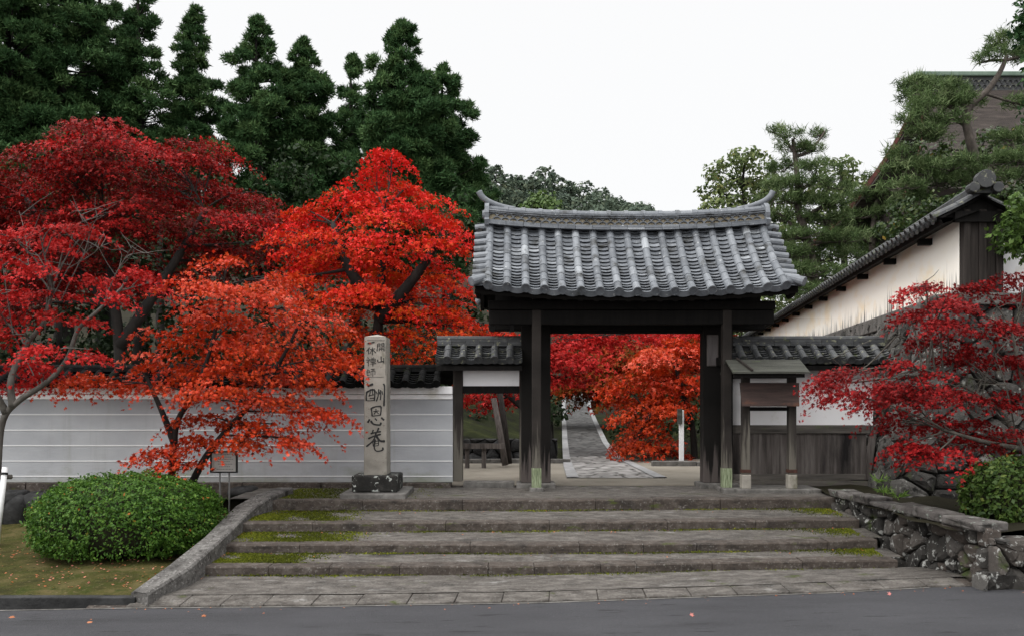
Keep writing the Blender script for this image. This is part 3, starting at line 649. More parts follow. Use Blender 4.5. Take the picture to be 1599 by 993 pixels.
for i in range(len(pts) - 1):
    for k in range(6): t = k / 6; P2.append((lerp(pts[i][0], pts[i + 1][0], t), lerp(pts[i][1], pts[i + 1][1], t)))
P2.append(pts[-1])
nx = 8
for p, q in P2:
    wd = np.linalg.norm(q - p); 
    for k in range(nx + 1): vs.append(lerp(p, q, .1 + .8 * k / nx))
    bl.v += [tuple(p - np.array((0, 0, .3))), tuple(p + np.array((0, 0, .014))), tuple(lerp(p, q, .12) + np.array((0, 0, .014))), tuple(lerp(p, q, .88) + np.array((0, 0, .014))), tuple(q + np.array((0, 0, .014))), tuple(q - np.array((0, 0, .3)))]; bl.t += [.5] * 6
for i in range(len(P2) - 1):
    for k in range(nx): a = i * (nx + 1) + k; fs.append((a, a + 1, a + nx + 2, a + nx + 1))
    for k in (0, 1, 3, 4): a = i * 6 + k; bl.f.append((a, a + 1, a + 7, a + 6))
ns_ = nx * 12; b.add(vs, fs[:ns_]); pth = b.build('path', G['cobble'])
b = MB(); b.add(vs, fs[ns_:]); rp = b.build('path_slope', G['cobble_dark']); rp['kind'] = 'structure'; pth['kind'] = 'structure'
o = bl.build('border', mat('path_border_granite', [(.3, .17), (.7, .27)], 4, bump=.3), pth)
b = MB(); 
for (a, c, d) in ((-9, 1.28, 19.4), (2.9, 5.6, 18.6)):
    x = a
    while x < c: l = min(random.uniform(.6, 1.1), c - x); b.box((x + .01, d, .55), (x + l - .01, d + .18, .70 + random.uniform(-.01, .01))); x += l
o = b.build('court_kerb', G['granite'], bevel=.01); o['kind'] = 'structure'

# bank on the right, behind the coping wall
V = []; f = []
xs_ = np.linspace(4.6, 16, 30); ys_ = np.linspace(9.5, 14.3, 22)
o = grid('earth_bank', xs_, ys_, lambda x, y: .62 + .05 * math.sin(x * 4) * math.sin(y * 5) + .03 * math.sin(x * 11), G['earth'])

# ------------------------------------------------------------------ tiled roofs
def roof_prof(run, drop, k=.35): return lambda t: (run * t, -drop * ((1 + k) * t - k * t * t))
class Slope:
    def __init__(s, origin, U, O, prof, lift=None):
        s.o = np.array(origin, float); s.U = np.array(U, float); s.O = np.array(O, float); s.p = prof; s.lift = lift or (lambda u: 0)
    def W(s, u, t, n):
        o, z = s.p(t); o2, z2 = s.p(t + .01); d = np.array((o2 - o, z2 - z)); d /= np.linalg.norm(d)
        return s.o + s.U * u + s.O * (o - d[1] * n) + np.array((0, 0, z + d[0] * n + s.lift(u)))
    def length(s): 
        q = [np.array(s.p(t)) for t in np.linspace(0, 1, 20)]; return sum(np.linalg.norm(b - a) for a, b in zip(q[:-1], q[1:]))
def cover_tiles(b, S, us, r, tile, cap=True, base=.55, seg=9):
    nt_ = max(2, round(S.length() / tile)); 
    for u in us:
        wob = random.uniform(-.006, .006); rt = base + random.uniform(-.2, .15)
        for k in range(nt_):
            t0, t1 = k / nt_, (k + 1) / nt_; tt = min(1, max(0, rt + random.gauss(0, .21) + (.5 if random.random() < .09 else 0)))
            rings = []
            for t, rad in ((t0, r * .9), (t1, r), (t1, r * .86)):
                rings.append([S.W(u + wob + math.cos(a) * rad, t, .012 + math.sin(a) * rad) for a in np.linspace(-.25, math.pi + .25, seg)])
            vs = rings[0] + rings[1] + rings[2]; fs = []
            for q in range(2):
                for j in range(seg - 1): a = q * seg + j; fs.append((a, a + seg, a + seg + 1, a + 1))
            b.add(vs, fs, tt)
        if cap:
            c0 = [S.W(u + wob + math.cos(a) * r * 1.1, 1.0, .012 + math.sin(a) * r * 1.1) for a in np.linspace(0, 2 * math.pi, 14)[:-1]]
            e = S.O * .035 + np.array((0, 0, -.012)); c1 = [p + e for p in c0]; cen = sum(c1) / 13
            c2 = [cen + (p - cen) * .72 for p in c1]; c3 = [p - e * .3 for p in c2]
            n = 13; vs = c0 + c1 + c2 + c3; fs = []
            for q in range(3):
                for j in range(n): fs.append((q * n + j, q * n + (j + 1) % n, (q + 1) * n + (j + 1) % n, (q + 1) * n + j))
            fs.append(tuple(3 * n + j for j in range(n))); b.add(vs, fs, max(0, rt - .3))
def cover_rows(parent, m, S, us, r, tile, **kw):
    for u in us: q = MB(); cover_tiles(q, S, [u], r, tile, **kw); q.build('cover_tile_row', m, parent)
def pan_tiles(b, S, us, r, course, base=.5, hang=.05):
    nc = max(2, round(S.length() / course)); m_ = 6
    for ua, ub in zip(us[:-1], us[1:]):
        for k in range(nc):
            t0, t1 = k / nc, (k + 1) / nc + .012; ji = random.uniform(-.008, .008); tt = min(1, max(0, base + random.gauss(0, .26)))
            A = []; B = []; C = []
            for j in range(m_ + 1):
                x = j / m_; u = ua + (ub - ua) * (.08 + .84 * x); sag = -.03 * (1 - (2 * x - 1) ** 2)
                A.append(S.W(u, t0, sag + .012)); B.append(S.W(u, t1, sag + .042 + ji)); C.append(S.W(u, t1 - .022, sag - .004) if k < nc - 1 else S.W(u, t1, sag - hang))
            vs = A + B + C; fs = []
            for q in range(2):
                for j in range(m_): a = q * (m_ + 1) + j; fs.append((a, a + m_ + 1, a + m_ + 2, a + 1))
            b.add(vs, fs, tt)
def ridge_bar(b, S0, u0, u1, z0, z1, hd, lift, n=18, tint=.5, seg=.27):
    """one course along the ridge, cut into tiles"""
    U = S0.U; O = S0.O; k = max(1, round((u1 - u0) / seg)); e = np.linspace(u0, u1, k + 1)
    for a, c in zip(e[:-1], e[1:]):
        g = .003; j = random.uniform(-.003, .003); q = []
        for z in (z0, z1):
            q.append([S0.o + U * (a + g) + O * hd + np.array((0, 0, z + lift(a) + j)), S0.o + U * (c - g) + O * hd + np.array((0, 0, z + lift(c) + j)),
                      S0.o + U * (c - g) - O * hd + np.array((0, 0, z + lift(c) + j)), S0.o + U * (a + g) - O * hd + np.array((0, 0, z + lift(a) + j))])
        b.hexa(q[0], q[1], min(1, max(0, tint + random.gauss(0, .15))))

# ------------------------------------------------------------------ the gate
GX, GY = 1.83, 14.40
gate = thing('temple_gate', 'large dark timber gate with curved grey tiled roof at the top of the steps', 'gate', (GX, GY, .60))
PW = .235
for s in (-1, 1):
    b = MB(); b.box((GX + s * 1.45 - PW, GY - .14, .672), (GX + s * 1.45 + PW, GY + .14, 3.56)); b.build('pillar', G['pillar_wood'], gate, bevel=.012)
    b = MB(); b.box((GX + s * 1.45 - .31, GY - .26, .55), (GX + s * 1.45 + .31, GY + .24, .672)); b.build('base_stone', G['granite'], gate, bevel=.02)
    px = GX + s * 1.455; fy = 13.74
    b = MB(); b.box((px - .07, fy - .07, .70), (px + .07, fy + .07, 3.36)); fp = b.build('front_post', G['post_wood'], gate, bevel=.012)
    b = MB(); b.box((px - .074, fy - .074, .64), (px + .074, fy + .074, .95)); b.build('copper_sleeve', G['verdigris'], fp, bevel=.006)
    b = MB(); b.box((px - .11, fy - .11, .56), (px + .11, fy + .11, .655)); b.build('foot_stone', G['granite'], gate, bevel=.015)
    b = MB(); b.box((px - .045, fy + .07, 2.52), (px + .045, GY - .14, 2.66)); b.build('tie_beam', G['wood_black'], gate, bevel=.01); b = MB(); b.box((px - .045, fy + .07, 3.16), (px + .045, GY - .14, 3.34)); b.build('tie_beam', G['wood_black'], gate, bevel=.01)
    px2 = px; fy2 = GY + .75
    b = MB(); b.box((px2 - .07, fy2 - .07, .60), (px2 + .07, fy2 + .07, 3.36)); b.build('rear_post', G['wood_black'], gate, bevel=.012)
b = MB(); b.box((GX - 2.2, GY - .13, 3.10), (GX + 2.2, GY + .13, 3.42)); b.build('lintel', G['wood_black'], gate, bevel=.012)
b = MB(); b.box((GX - 1.21, GY - .06, 3.05), (GX + 1.21, GY + .06, 3.097)); b.build('head_rail', G['wood_black'], gate)
for yy in (13.74, 15.15):
    b = MB(); b.box((GX - 2.19, yy - .075, 3.365), (GX + 2.19, yy + .075, 3.50)); b.box((GX - 2.17, yy - .065, 3.14), (GX + 2.17, yy + .065, 3.355)); b.build('purlin', G['wood_black'], gate, bevel=.01)
for ux in (-2.13, -1.83):
    b = MB(); b.box((GX + ux - .03, 13.70, 3.03), (GX + ux + .03, 13.78, 3.137)); b.build('hanging_peg', G['wood_black'], gate)
b = MB(); b.box((GX - 2.1, GY - .08, 3.42), (GX + 2.1, GY + .08, 4.45)); b.build('ridge_wall', G['wood_black'], gate)
for ux in (-1.45, 0, 1.45):
    b = MB(); b.box((GX + ux - .06, 13.66, 3.52), (GX + ux + .06, 15.2, 3.62)); b.build('bracket_beam', G['wood_black'], gate)

HALF = 2.175; RUN = 1.30; DROP = 1.155; ZR = 4.72
lift = lambda u: .105 * (abs(u) / 2.3) ** 2.2
us = np.linspace(-HALF, HALF, 17)
roof = MB(); 
SF_ = Slope((GX, GY, ZR), (1, 0, 0), (0, -1, 0), roof_prof(RUN, DROP), lift)
SB_ = Slope((GX, GY, ZR), (-1, 0, 0), (0, 1, 0), roof_prof(RUN, DROP), lift)
pan = MB(); cov = MB()
for S in (SF_, SB_):
    pan_tiles(pan, S, us, .063, .098, .36)
pan_o = pan.build('roof', G['tile'], gate)
for S in (SF_, SB_): cover_rows(pan_o, G['tile'], S, us, .064, .25)
# verge tiles: short rolls laid across the two gable edges, and the diagonal corner rolls
for S in (SF_, SB_):
    for s in (-1, 1):
        ver = MB()
        for k in range(10):
            t = .06 + k * .098; p = S.W(s * (HALF + .02), t, .03); q = S.W(s * (HALF + .24), t + .012, -.015)
            ver.tube([p, q], [.052, .058], 10, min(1, max(0, .45 + random.gauss(0, .18))))
        p = S.W(s * (HALF + .06), .90, .06); q = S.W(s * (HALF + .25), 1.03, .05)
        ver.tube([p, (p + q) / 2, q, q + (q - p) * .02], [.05, .062, .074, .06], 12, .55)
        vs = []
        for k in range(11):
            t = k / 10; vs += [S.W(s * (HALF + .01), t, .005), S.W(s * (HALF + .22), t, -.03)]
        ver.add(vs, [(2 * k, 2 * k + 1, 2 * k + 3, 2 * k + 2) for k in range(10)], .45)
        ver.build('verge_tiles', G['tile'], pan_o)
# boarding under the tiles, rafters, barge boards, eave batten
for S in (SF_, SB_):
    b = MB(); vs = []; fs = []; nu = 20
    for k in range(13):
        for n in (-.06, -.085):
            for j in range(nu + 1): vs.append(S.W((-1 + 2 * j / nu) * (HALF + .2), k / 12, n))
    for k in range(12):
        for j in range(nu):
            a = k * 2 * (nu + 1) + j; c = a + 2 * (nu + 1); fs.append((a, a + 1, c + 1, c)); a += nu + 1; c += nu + 1; fs.append((a, c, c + 1, a + 1))
    b.add(vs, fs); b.build('sheathing', G['wood_black'], gate)
    for u in np.linspace(-HALF - .05, HALF + .05, 20):
        b = MB()
        for k in range(5):
            t0, t1 = .08 + k * .18, .08 + (k + 1) * .18
            b.hexa([S.W(u + a * .035, t0, n) for a, n in ((-1, -.085), (1, -.085), (1, -.17), (-1, -.17))], [S.W(u + a * .035, t1, n) for a, n in ((-1, -.085), (1, -.085), (1, -.17), (-1, -.17))])
        b.build('rafter', G['wood_black'], gate)
    for s in (-1, 1):
        b = MB(); u = s * (HALF + .16); n = 10
        for k in range(n):
            t0, t1 = k / n * .95, (k + 1) / n * .95; d0, d1 = .30 + .05 * math.sin(k * .9), .30 + .05 * math.sin((k + 1) * .9)
            if k == n - 1: d1 = .2
            b.hexa([S.W(u - .03, t0, -.082), S.W(u + .03, t0, -.082), S.W(u + .03, t0, -d0), S.W(u - .03, t0, -d0)], [S.W(u - .03, t1, -.082), S.W(u + .03, t1, -.082), S.W(u + .03, t1, -d1), S.W(u - .03, t1, -d1)])
        b.build('barge_board', G['wood_black'], gate)
    b = MB()
    for a, c in zip(np.linspace(-HALF - .2, HALF + .2, 21)[:-1], np.linspace(-HALF - .2, HALF + .2, 21)[1:]):
        b.hexa([S.W(a, .985, -.083), S.W(c, .985, -.083), S.W(c, .945, -.083), S.W(a, .945, -.083)], [S.W(a, .985, -.15), S.W(c, .985, -.15), S.W(c, .945, -.15), S.W(a, .945, -.15)])
    b.build('eave_batten', G['wood_black'], gate)
# the ridge: courses of flat tiles, a band of scale pattern, cap roll with collars, end ornaments
RH = 2.20; lift2 = lambda u: .108 * (abs(u) / 2.3) ** 2.4
rb = MB(); SR = Slope((GX, GY, ZR - .04), (1, 0, 0), (0, -1, 0), roof_prof(1, 1))
for z0, z1, hd in ((.00, .028, .20), (.032, .055, .185), (.059, .078, .165)): ridge_bar(rb, SR, -RH, RH, z0, z1, hd, lift2)
for z0, z1, hd in ((.192, .212, .15), (.217, .236, .165)): ridge_bar(rb, SR, -RH, RH, z0, z1, hd, lift2)
ridge = rb.build('ridge', G['tile'], gate)
mb = MB(); ridge_bar(mb, SR, -RH, RH, .079, .191, .105, lift2, seg=.4); mb.build('ridge_band', G['tile_mortar'], ridge)
na = 34; st = 2 * RH / na
for side in (1, -1):
    sb = MB()
    for row, zc in ((0, .082), (1, .136)):
        for k in range(na + (0 if row else -1) + 1):
            u = -RH + st * (k + (.5 if row else 0)) 
            if abs(u) > RH - .03: continue
            pts_ = [SR.o + SR.U * (u + math.cos(a) * st * .5) + SR.O * side * .122 + np.array((0, 0, zc + lift2(u) + math.sin(a) * .05)) for a in np.linspace(0, math.pi, 7)]
            sb.tube(pts_, .014, 5, .2, caps=False)
    sb.build('scale_tiles', G['tile'], ridge)
cb = MB(); k = 16; e = np.linspace(-RH, RH, k + 1)
for a, c in zip(e[:-1], e[1:]):
    p = SR.o + np.array((a, 0, .262 + lift2(a))); q = SR.o + np.array((c, 0, .262 + lift2(c)))
    cb.tube([p, q], [.066, .066], 10, min(1, max(0, .5 + random.gauss(0, .15)))); d = (q - p) / np.linalg.norm(q - p)
    cb.tube([q - d * .035, q + d * .03], [.078, .078], 10, .6)
cb.build('ridge_cap', G['tile'], ridge)
for s in (-1, 1):
    b = MB(); x = GX + s * (RH + .03); z = ZR + lift2(RH)
    prof = [(-.20, -.06), (.20, -.06), (.24, .02), (.17, .06), (.19, .14), (.15, .25), (.07, .31), (-.07, .31), (-.15, .25), (-.19, .14), (-.17, .06), (-.24, .02)]
    n = len(prof); b.add([(x - .035, GY + u, z + v) for u, v in prof] + [(x + .035, GY + u, z + v) for u, v in prof], [tuple(range(n)), tuple(range(2 * n - 1, n - 1, -1))] + [(i, (i + 1) % n, n + (i + 1) % n, n + i) for i in range(n)], .6)
    b.tube([(x + s * .03, GY, z + .14), (x + s * .075, GY, z + .14)], [.085, .06], 12, .5)
    b.build('end_tile', G['tile'], ridge)
    b = MB(); pts_ = catmull([(GX + s * (RH - .42), GY, z + .225), (GX + s * (RH - .2), GY, z + .27), (GX + s * RH, GY, z + .345), (GX + s * (RH + .11), GY, z + .425), (GX + s * (RH + .16), GY, z + .51)], 4)
    b.tube(pts_, np.linspace(.04, .05, len(pts_)), 10, .5); b.build('horn_tile', G['tile'], ridge, True)
# plaque on the right pillar
p0 = at(1104, 571, 14.24); p1 = at(1121, 523, 14.24)
pq = thing('name_plaque', 'narrow upright grey wooden plaque hung on the right gate pillar', 'plaque', ((p0[0] + p1[0]) / 2, 14.25, p0[2]))
b = MB(); b.box((p0[0], 14.235, p0[2]), (p1[0], 14.258, p1[2])); b.build('board', G['plaque'], pq)
b = MB()
for (xa, xb, za, zb) in ((p0[0], p1[0], p1[2] - .014, p1[2] + .002), (p0[0], p1[0], p0[2] - .002, p0[2] + .012), (p0[0] - .003, p0[0] + .012, p0[2] + .013, p1[2] - .015), (p1[0] - .006, p1[0] + .003, p0[2] + .013, p1[2] - .015)):
    b.box((xa, 14.226, za), (xb, 14.2345, zb))
b.build('rim', G['wood_grey'], pq)

# ------------------------------------------------------------------ wings: side gate (left) and right wing wall
def small_roof(parent, xa, xb, n, zr, run=.42, drop=.26, y=GY, m='tile_old', r=.062, ridgeh=.10, ext=0):
    xc = (xa + xb) / 2; us_ = np.linspace(xa - xc, xb - xc, n); h = (xb - xa) / 2 + .1
    pr = roof_prof(run, drop, .1); p_ = MB(); c_ = MB()
    ue = np.concatenate([[-h - .1], us_, [h + .1]])
    for S in (Slope((xc, y, zr), (1, 0, 0), (0, -1, 0), pr), Slope((xc, y, zr), (-1, 0, 0), (0, 1, 0), pr)):
        pan_tiles(p_, S, ue, r, .075, hang=.04)
    ro = p_.build('roof', G[m], parent)
    for S in (Slope((xc, y, zr), (1, 0, 0), (0, -1, 0), pr), Slope((xc, y, zr), (-1, 0, 0), (0, 1, 0), pr)): cover_rows(ro, G[m], S, us_, r, .2, base=.66)
    S = Slope((xc, y, zr - .02), (1, 0, 0), (0, -1, 0), pr); rb_ = MB(); z0 = 0
    for q in range(3): ridge_bar(rb_, S, -h - .08, h + .08, z0, z0 + ridgeh / 3 - .004, .12 - .015 * q, lambda u: 0, seg=.24); z0 += ridgeh / 3
    rb_.tube([(xc - h - .09, y, zr + z0 - .01), (xc + h + .09, y, zr + z0 - .01)], .055, 10, .5)
    rb_.build('ridge', G[m], ro)
    b_ = MB(); b_.box((xc - h - .08, y - run + .05, zr - drop - .16), (xc + h + .08, y - run + .10, zr - drop - .09)); b_.box((xc - h - .08, y + run - .10, zr - drop - .16), (xc + h + .08, y + run - .05, zr - drop - .09))
    vs = [(xc - h - .08, y - run + .06, zr - drop - .088), (xc + h + .08, y - run + .06, zr - drop - .088), (xc + h + .08, y, zr - .1), (xc - h - .08, y, zr - .1), (xc + h + .08, y + run - .06, zr - drop - .088), (xc - h - .08, y + run - .06, zr - drop - .088)]
    b_.add(vs, [(0, 1, 2, 3), (3, 2, 4, 5)]); b_.build('eave_board', G['wood_black'], parent)
    return ro
def X(px, d=GY): return (px - 799.5) * d / F
def Z(py, d=GY): return CZ - (py - HY) * d / F
sg = thing('side_gate', 'small side doorway with white panel over it, left of the main gate', 'gate', (X(760), GY, .68))
for a, c in ((708, 723), (811, 816.5)):
    b = MB(); b.box((X(a), GY - .09, .69), (X(c), GY + .09, 2.56)); b.build('post', G['post_wood'], sg, bevel=.01)
b = MB(); b.box((X(723) + .002, GY - .07, Z(614)), (X(811) - .002, GY + .07, Z(602.5))); b.build('lintel', G['wood_black'], sg, bevel=.006)
b = MB(); b.box((X(723) + .002, GY - .07, Z(572.5)), (X(811) - .002, GY + .07, 2.56)); b.build('head_beam', G['wood_black'], sg)
b = MB(); b.box((X(723) + .002, GY - .04, Z(602.5) + .002), (X(811) - .002, GY + .04, Z(572.5) - .002)); b.build('plaster_panel', G['plaster_white'], sg)
small_roof(sg, X(699, 14.1), X(797, 14.1), 5, 2.87)
b = MB(); b.box((X(724), GY - .16, .5), (X(811) - .08, GY + .16, .685)); o = b.build('door_sill', G['granite'], sg, bevel=.015)

wing = thing('wing_wall', 'white plaster wall with dark plank skirting, right of the main gate', 'wall', (X(1250), GY, .62))
wy = GY
b = MB(); b.box((X(1138), wy - .03, Z(664)), (X(1362), wy + .03, 2.58)); b.build('plaster_panel', G['plaster_white'], wing)
b = MB(); b.box((X(1138), wy - .075, Z(676)), (X(1356), wy + .05, Z(663))); b.build('rail', G['wood_horiz'], wing, bevel=.008)
b = MB(); x = X(1139); i = 0
while x < X(1350):
    wd = random.uniform(.10, .17); dz = random.uniform(-.004, .004); b.box((x + .002, wy - .045 + dz, Z(741)), (min(x + wd - .002, X(1351)), wy - .01, Z(676) - .002)); x += wd
b.build('planks', G['wood_board'], wing)
b = MB(); b.box((X(1139), wy - .09, Z(748)), (X(1352), wy + .04, Z(739))); b.box((X(1139), wy - .12, Z(763)), (X(1354), wy + .04, Z(749.5))); b.build('sill_beam', G['wood_horiz'], wing, bevel=.01)
b = MB(); b.bar((X(1350.5), wy - .07, Z(748)), (X(1362), wy - .07, Z(664)), .09, .09, up=(0, 1, 0)); b.build('slanted_post', G['wood_board'], wing, bevel=.006)
small_roof(wing, X(1158, 14.1), X(1372, 14.1), 10, 2.87)

# left boundary wall with five white lines
lw = thing('boundary_wall', 'long grey plaster wall with five white lines behind the maples on the left', 'wall', (X(350), GY, 0))
b = MB(); b.box((-14, GY - .12, Z(751)), (X(708) - .002, GY + .12, Z(623))); b.build('plaster', G['plaster_grey'], lw)
b = MB()
for yy in (646.5, 670.7, 694.5, 718.5, 742): b.box((-14, GY - .126, Z(yy + .85)), (X(708) - .004, GY - .118, Z(yy - .85)))
b.build('white_lines', G['line_white'], lw)
b = MB(); b.box((-14, GY - .15, Z(623)), (X(708) - .003, GY + .15, Z(615.5))); b.box((-14, GY - .20, Z(615)), (X(708) - .003, GY + .20, Z(603))); b.build('cornice', G['plaster_white'], lw, bevel=.01)
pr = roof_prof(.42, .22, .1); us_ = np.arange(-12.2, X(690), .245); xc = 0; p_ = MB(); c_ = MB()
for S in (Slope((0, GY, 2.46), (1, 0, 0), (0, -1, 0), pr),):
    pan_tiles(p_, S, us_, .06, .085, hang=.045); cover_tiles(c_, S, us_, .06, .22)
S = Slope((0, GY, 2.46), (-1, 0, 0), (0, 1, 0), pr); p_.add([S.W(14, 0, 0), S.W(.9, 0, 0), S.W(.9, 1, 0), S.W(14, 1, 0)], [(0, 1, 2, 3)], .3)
ro = p_.build('roof', G['tile_painted_shade'], lw); c_.build('cover_tiles', G['tile_painted_shade'], ro)
b = MB(); S = Slope((0, GY, 2.44), (1, 0, 0), (0, -1, 0), pr); ridge_bar(b, S, -13, X(692), 0, .05, .11, lambda u: 0, seg=.25); b.tube([(-13, GY, 2.50), (X(692), GY, 2.50)], .055, 8, .4); b.build('ridge', G['tile_painted_shade'], ro)
b = MB(); x = -14
while x < X(706):
    l = min(random.uniform(.9, 1.6), X(706) - x); b.box((x + .006, GY - .22, .42), (x + l - .006, GY + .1, Z(751) - .002), jit=.006); x += l
b.build('foundation_stone', G['kerb'], lw, bevel=.012)

# ------------------------------------------------------------------ rubble masonry
def rubble(P0, U, Vv, Nn, W_, H_, size, b, depth=.12, gap=.02, top=None, elong=1.25, clip=None, shear=0):
    """irregular fitted stones on a face: P0 + u*U + v*Vv, bulging along Nn"""
    P0 = np.array(P0, float); U = np.array(U, float); Vv = np.array(Vv, float); Nn = np.array(Nn, float)
    pts = []; v = size * .4; row = 0
    while v < H_ + size:
        u = -size * random.random()
        while u < W_ + size:
            if random.random() > .12: pts.append((u + random.uniform(-.3, .3) * size, v + random.uniform(-.34, .34) * size))
            u += size * elong * random.uniform(.7, 1.5)
        v += size * .86; row += 1
    pa = np.array(pts)
    for i, (cu, cv) in enumerate(pts):
        if clip is not None and not clip(cu, cv): continue
        dd = (pa[:, 0] - cu) ** 2 + (pa[:, 1] - cv) ** 2; near = np.argsort(dd)[1:15]
        poly = [(0, 0), (W_, 0), (W_, H_), (0, H_)]
        for j in near:                                     # clip by the bisector with each neighbour
            nx_, ny_ = pa[j, 0] - cu, pa[j, 1] - cv; l = math.hypot(nx_, ny_)
            if l < 1e-6: continue
            nx_ /= l; ny_ /= l; k0 = cu * nx_ + cv * ny_ + l / 2 - gap / 2; out = []
            for a_, c_ in zip(poly, poly[1:] + poly[:1]):
                da, dc = a_[0] * nx_ + a_[1] * ny_ - k0, c_[0] * nx_ + c_[1] * ny_ - k0
                if da <= 0: out.append(a_)
                if da * dc < 0: t = da / (da - dc); out.append((a_[0] + (c_[0] - a_[0]) * t, a_[1] + (c_[1] - a_[1]) * t))
            poly = out
            if len(poly) < 3: break
        if len(poly) < 3: continue
        ar = abs(sum(p[0] * q[1] - q[0] * p[1] for p, q in zip(poly, poly[1:] + poly[:1]))) / 2
        if ar < size * size * .03: continue
        rd = []                                            # round the corners a little
        for p, q in zip(poly, poly[1:] + poly[:1]): rd += [(p[0] + (q[0] - p[0]) * .16, p[1] + (q[1] - p[1]) * .16), (p[0] + (q[0] - p[0]) * .84, p[1] + (q[1] - p[1]) * .84)]
        n = len(rd); mu_ = sum(p[0] for p in rd) / n; mv_ = sum(p[1] for p in rd) / n; bd = depth * random.uniform(.35, 1.25); tl = random.uniform(-.5, .5), random.uniform(-.5, .5); vs = []
        for sc_, dn in ((1, -.14), (1, bd * .35), (.9, bd * .72), (.55, bd * .95)):
            for p in rd:
                x, y = (p[0] - mu_) * sc_, (p[1] - mv_) * sc_
                vs.append(P0 + U * (mu_ + x) + Vv * (mv_ + y) + Nn * (dn + (x * tl[0] + y * tl[1]) * .5 * (dn > 0) + random.uniform(-.13, .13) * bd * (dn > 0)))
        fs = [(q * n + k, q * n + (k + 1) % n, (q + 1) * n + (k + 1) % n, (q + 1) * n + k) for q in range(3) for k in range(n)]
        ctr = P0 + U * mu_ + Vv * mv_ + Nn * bd * random.uniform(.85, 1.1); vs.append(ctr); fs += [(3 * n + k, 3 * n + (k + 1) % n, 4 * n) for k in range(n)]
        b.add(vs, fs, random.random())
    vs = [P0 + U * a + Vv * c - Nn * .06 for a, c in ((0, 0), (W_, 0), (W_, H_), (shear, H_))]
    b.add(vs, [(0, 1, 2, 3)], 0)

# terrace retaining wall: battered left face running back, and the front face
ter = thing('retaining_wall', 'high battered wall of big lichened stones under the right terrace', 'stone wall', (6.2, 12.9, 0))
b = MB(); zt = 3.50
A = np.array((5.50, 12.3, .45)); Bt = np.array((WX0, 12.95, zt)); 
dirb = unit(np.array((WDX, 1.0, 0)))
vv = np.array((.98, 0, zt - .45)); hv = np.linalg.norm(vv); vv = vv / hv
nn = np.cross(vv, dirb); nn = nn / np.linalg.norm(nn)
if nn[0] > 0: nn = -nn
b0 = np.array((wallx(12.75) - .98, 12.75, .45))
rubble(b0, dirb, vv, nn, 14, hv, .29, b, .15)
vf = np.array((.0, .25, zt - .45)); hf = np.linalg.norm(vf); vf = vf / hf
cf = np.array((wallx(12.75) - 1.0, 12.72, .45))
def clipf(u, v): return u > .98 * v / hf - .3
rubble(cf, np.array((1., 0, 0)), vf, np.array((0, -1, .1)), 9, hf, .30, b, .16, clip=clipf, shear=1.15)
b.build('stones', G['terrace_rubble'], ter)
b = MB()                                                  # dressed capping stones under the plaster
y = 12.95
while y < 40:
    l = random.uniform(.8, 1.5); p = np.array((wallx(y) - .10, y, 0)); q = np.array((wallx(y + l) - .10, y + l, 0)); n_ = np.array((-.99, .15, 0)) * .08; z0, z1 = zt - .22, zt + .05
    b.hexa([p + n_ + (0, 0, z0), p - n_ * 4 + (0, 0, z0), q - n_ * 4 + (0, 0, z0), q + n_ + (0, 0, z0)], [p + n_ + (0, 0, z1), p - n_ * 4 + (0, 0, z1), q - n_ * 4 + (0, 0, z1), q + n_ + (0, 0, z1)]); y += l + .01
b.build('capping_stone', G['granite'], ter, bevel=.02)
b = MB(); b.box((WX0 - .25, 12.80, zt - .15), (WX0 + 2.5, 12.98, zt + .02)); b.build('capping_stone', G['granite'], ter, bevel=.02)

# cream terrace wall
tw = thing('terrace_wall', 'cream plaster wall with tiled coping running back along the right terrace', 'wall', (WX0, WD0, zt + .05))
z0, z1 = zt + .05, 4.55; LW = 31.0
def wp(y, off, z): return np.array((wallx(y), y, z)) + np.array((.99, -.15, 0)) * off
b = MB(); b.hexa([wp(WD0, 0, z0), wp(WD0, .5, z0), wp(WD0 + LW, .5, z0), wp(WD0 + LW, 0, z0)], [wp(WD0, 0, z1 + .1), wp(WD0, .5, z1 + .1), wp(WD0 + LW, .5, z1 + .1), wp(WD0 + LW, 0, z1 + .1)])
b.build('plaster', G['cream'], tw)
Ud = unit(np.array((WDX, 1., 0))); Od = np.array((-Ud[1], Ud[0], 0))
pr = roof_prof(.62, .32, .15); oc = wp(WD0 - .25, .25, 4.93)
p_ = MB(); c_ = MB(); us_ = np.arange(.12, LW, .262)
S = Slope(oc, Ud, Od, pr); pan_tiles(p_, S, us_, .06, .11, hang=.05); cover_tiles(c_, S, us_, .064, .3, seg=7)
S2 = Slope(oc + Ud * LW, -Ud, -Od, pr); us2 = np.arange(LW - 6, LW - .1, .262); pan_tiles(p_, S2, us2, .06, .16); cover_tiles(c_, S2, us2, .064, .3, seg=7)
ro = p_.build('roof', G['tile_old'], tw); c_.build('cover_tiles', G['tile_old'], ro)
b = MB(); ridge_bar(b, S, .0, LW, -.01, .05, .13, lambda u: 0, seg=.3); ridge_bar(b, S, .0, LW, .055, .10, .11, lambda u: 0, seg=.3)
b.tube([oc + (0, 0, .13), oc + Ud * LW + (0, 0, .13)], .06, 8, .55)
b.build('ridge', G['tile_old'], ro)
b = MB(); e0 = oc - Ud * .06 + np.array((0, 0, .10))              # scrolled end tile
b.tube([e0 + np.array((0, 0, .07)) - Ud * .05, e0 + np.array((0, 0, .07)) + Ud * .12], [.13, .13], 14, .2); b.tube([e0 + np.array((-.17, 0, -.05)) - Ud * .06, e0 + np.array((-.17, 0, -.05)) + Ud * .12], [.075, .075], 12, .15); b.tube([e0 + np.array((.17, 0, -.05)) - Ud * .06, e0 + np.array((.17, 0, -.05)) + Ud * .12], [.075, .075], 12, .15)
b.build('end_tile', G['tile_old'], ro, bevel=.01)
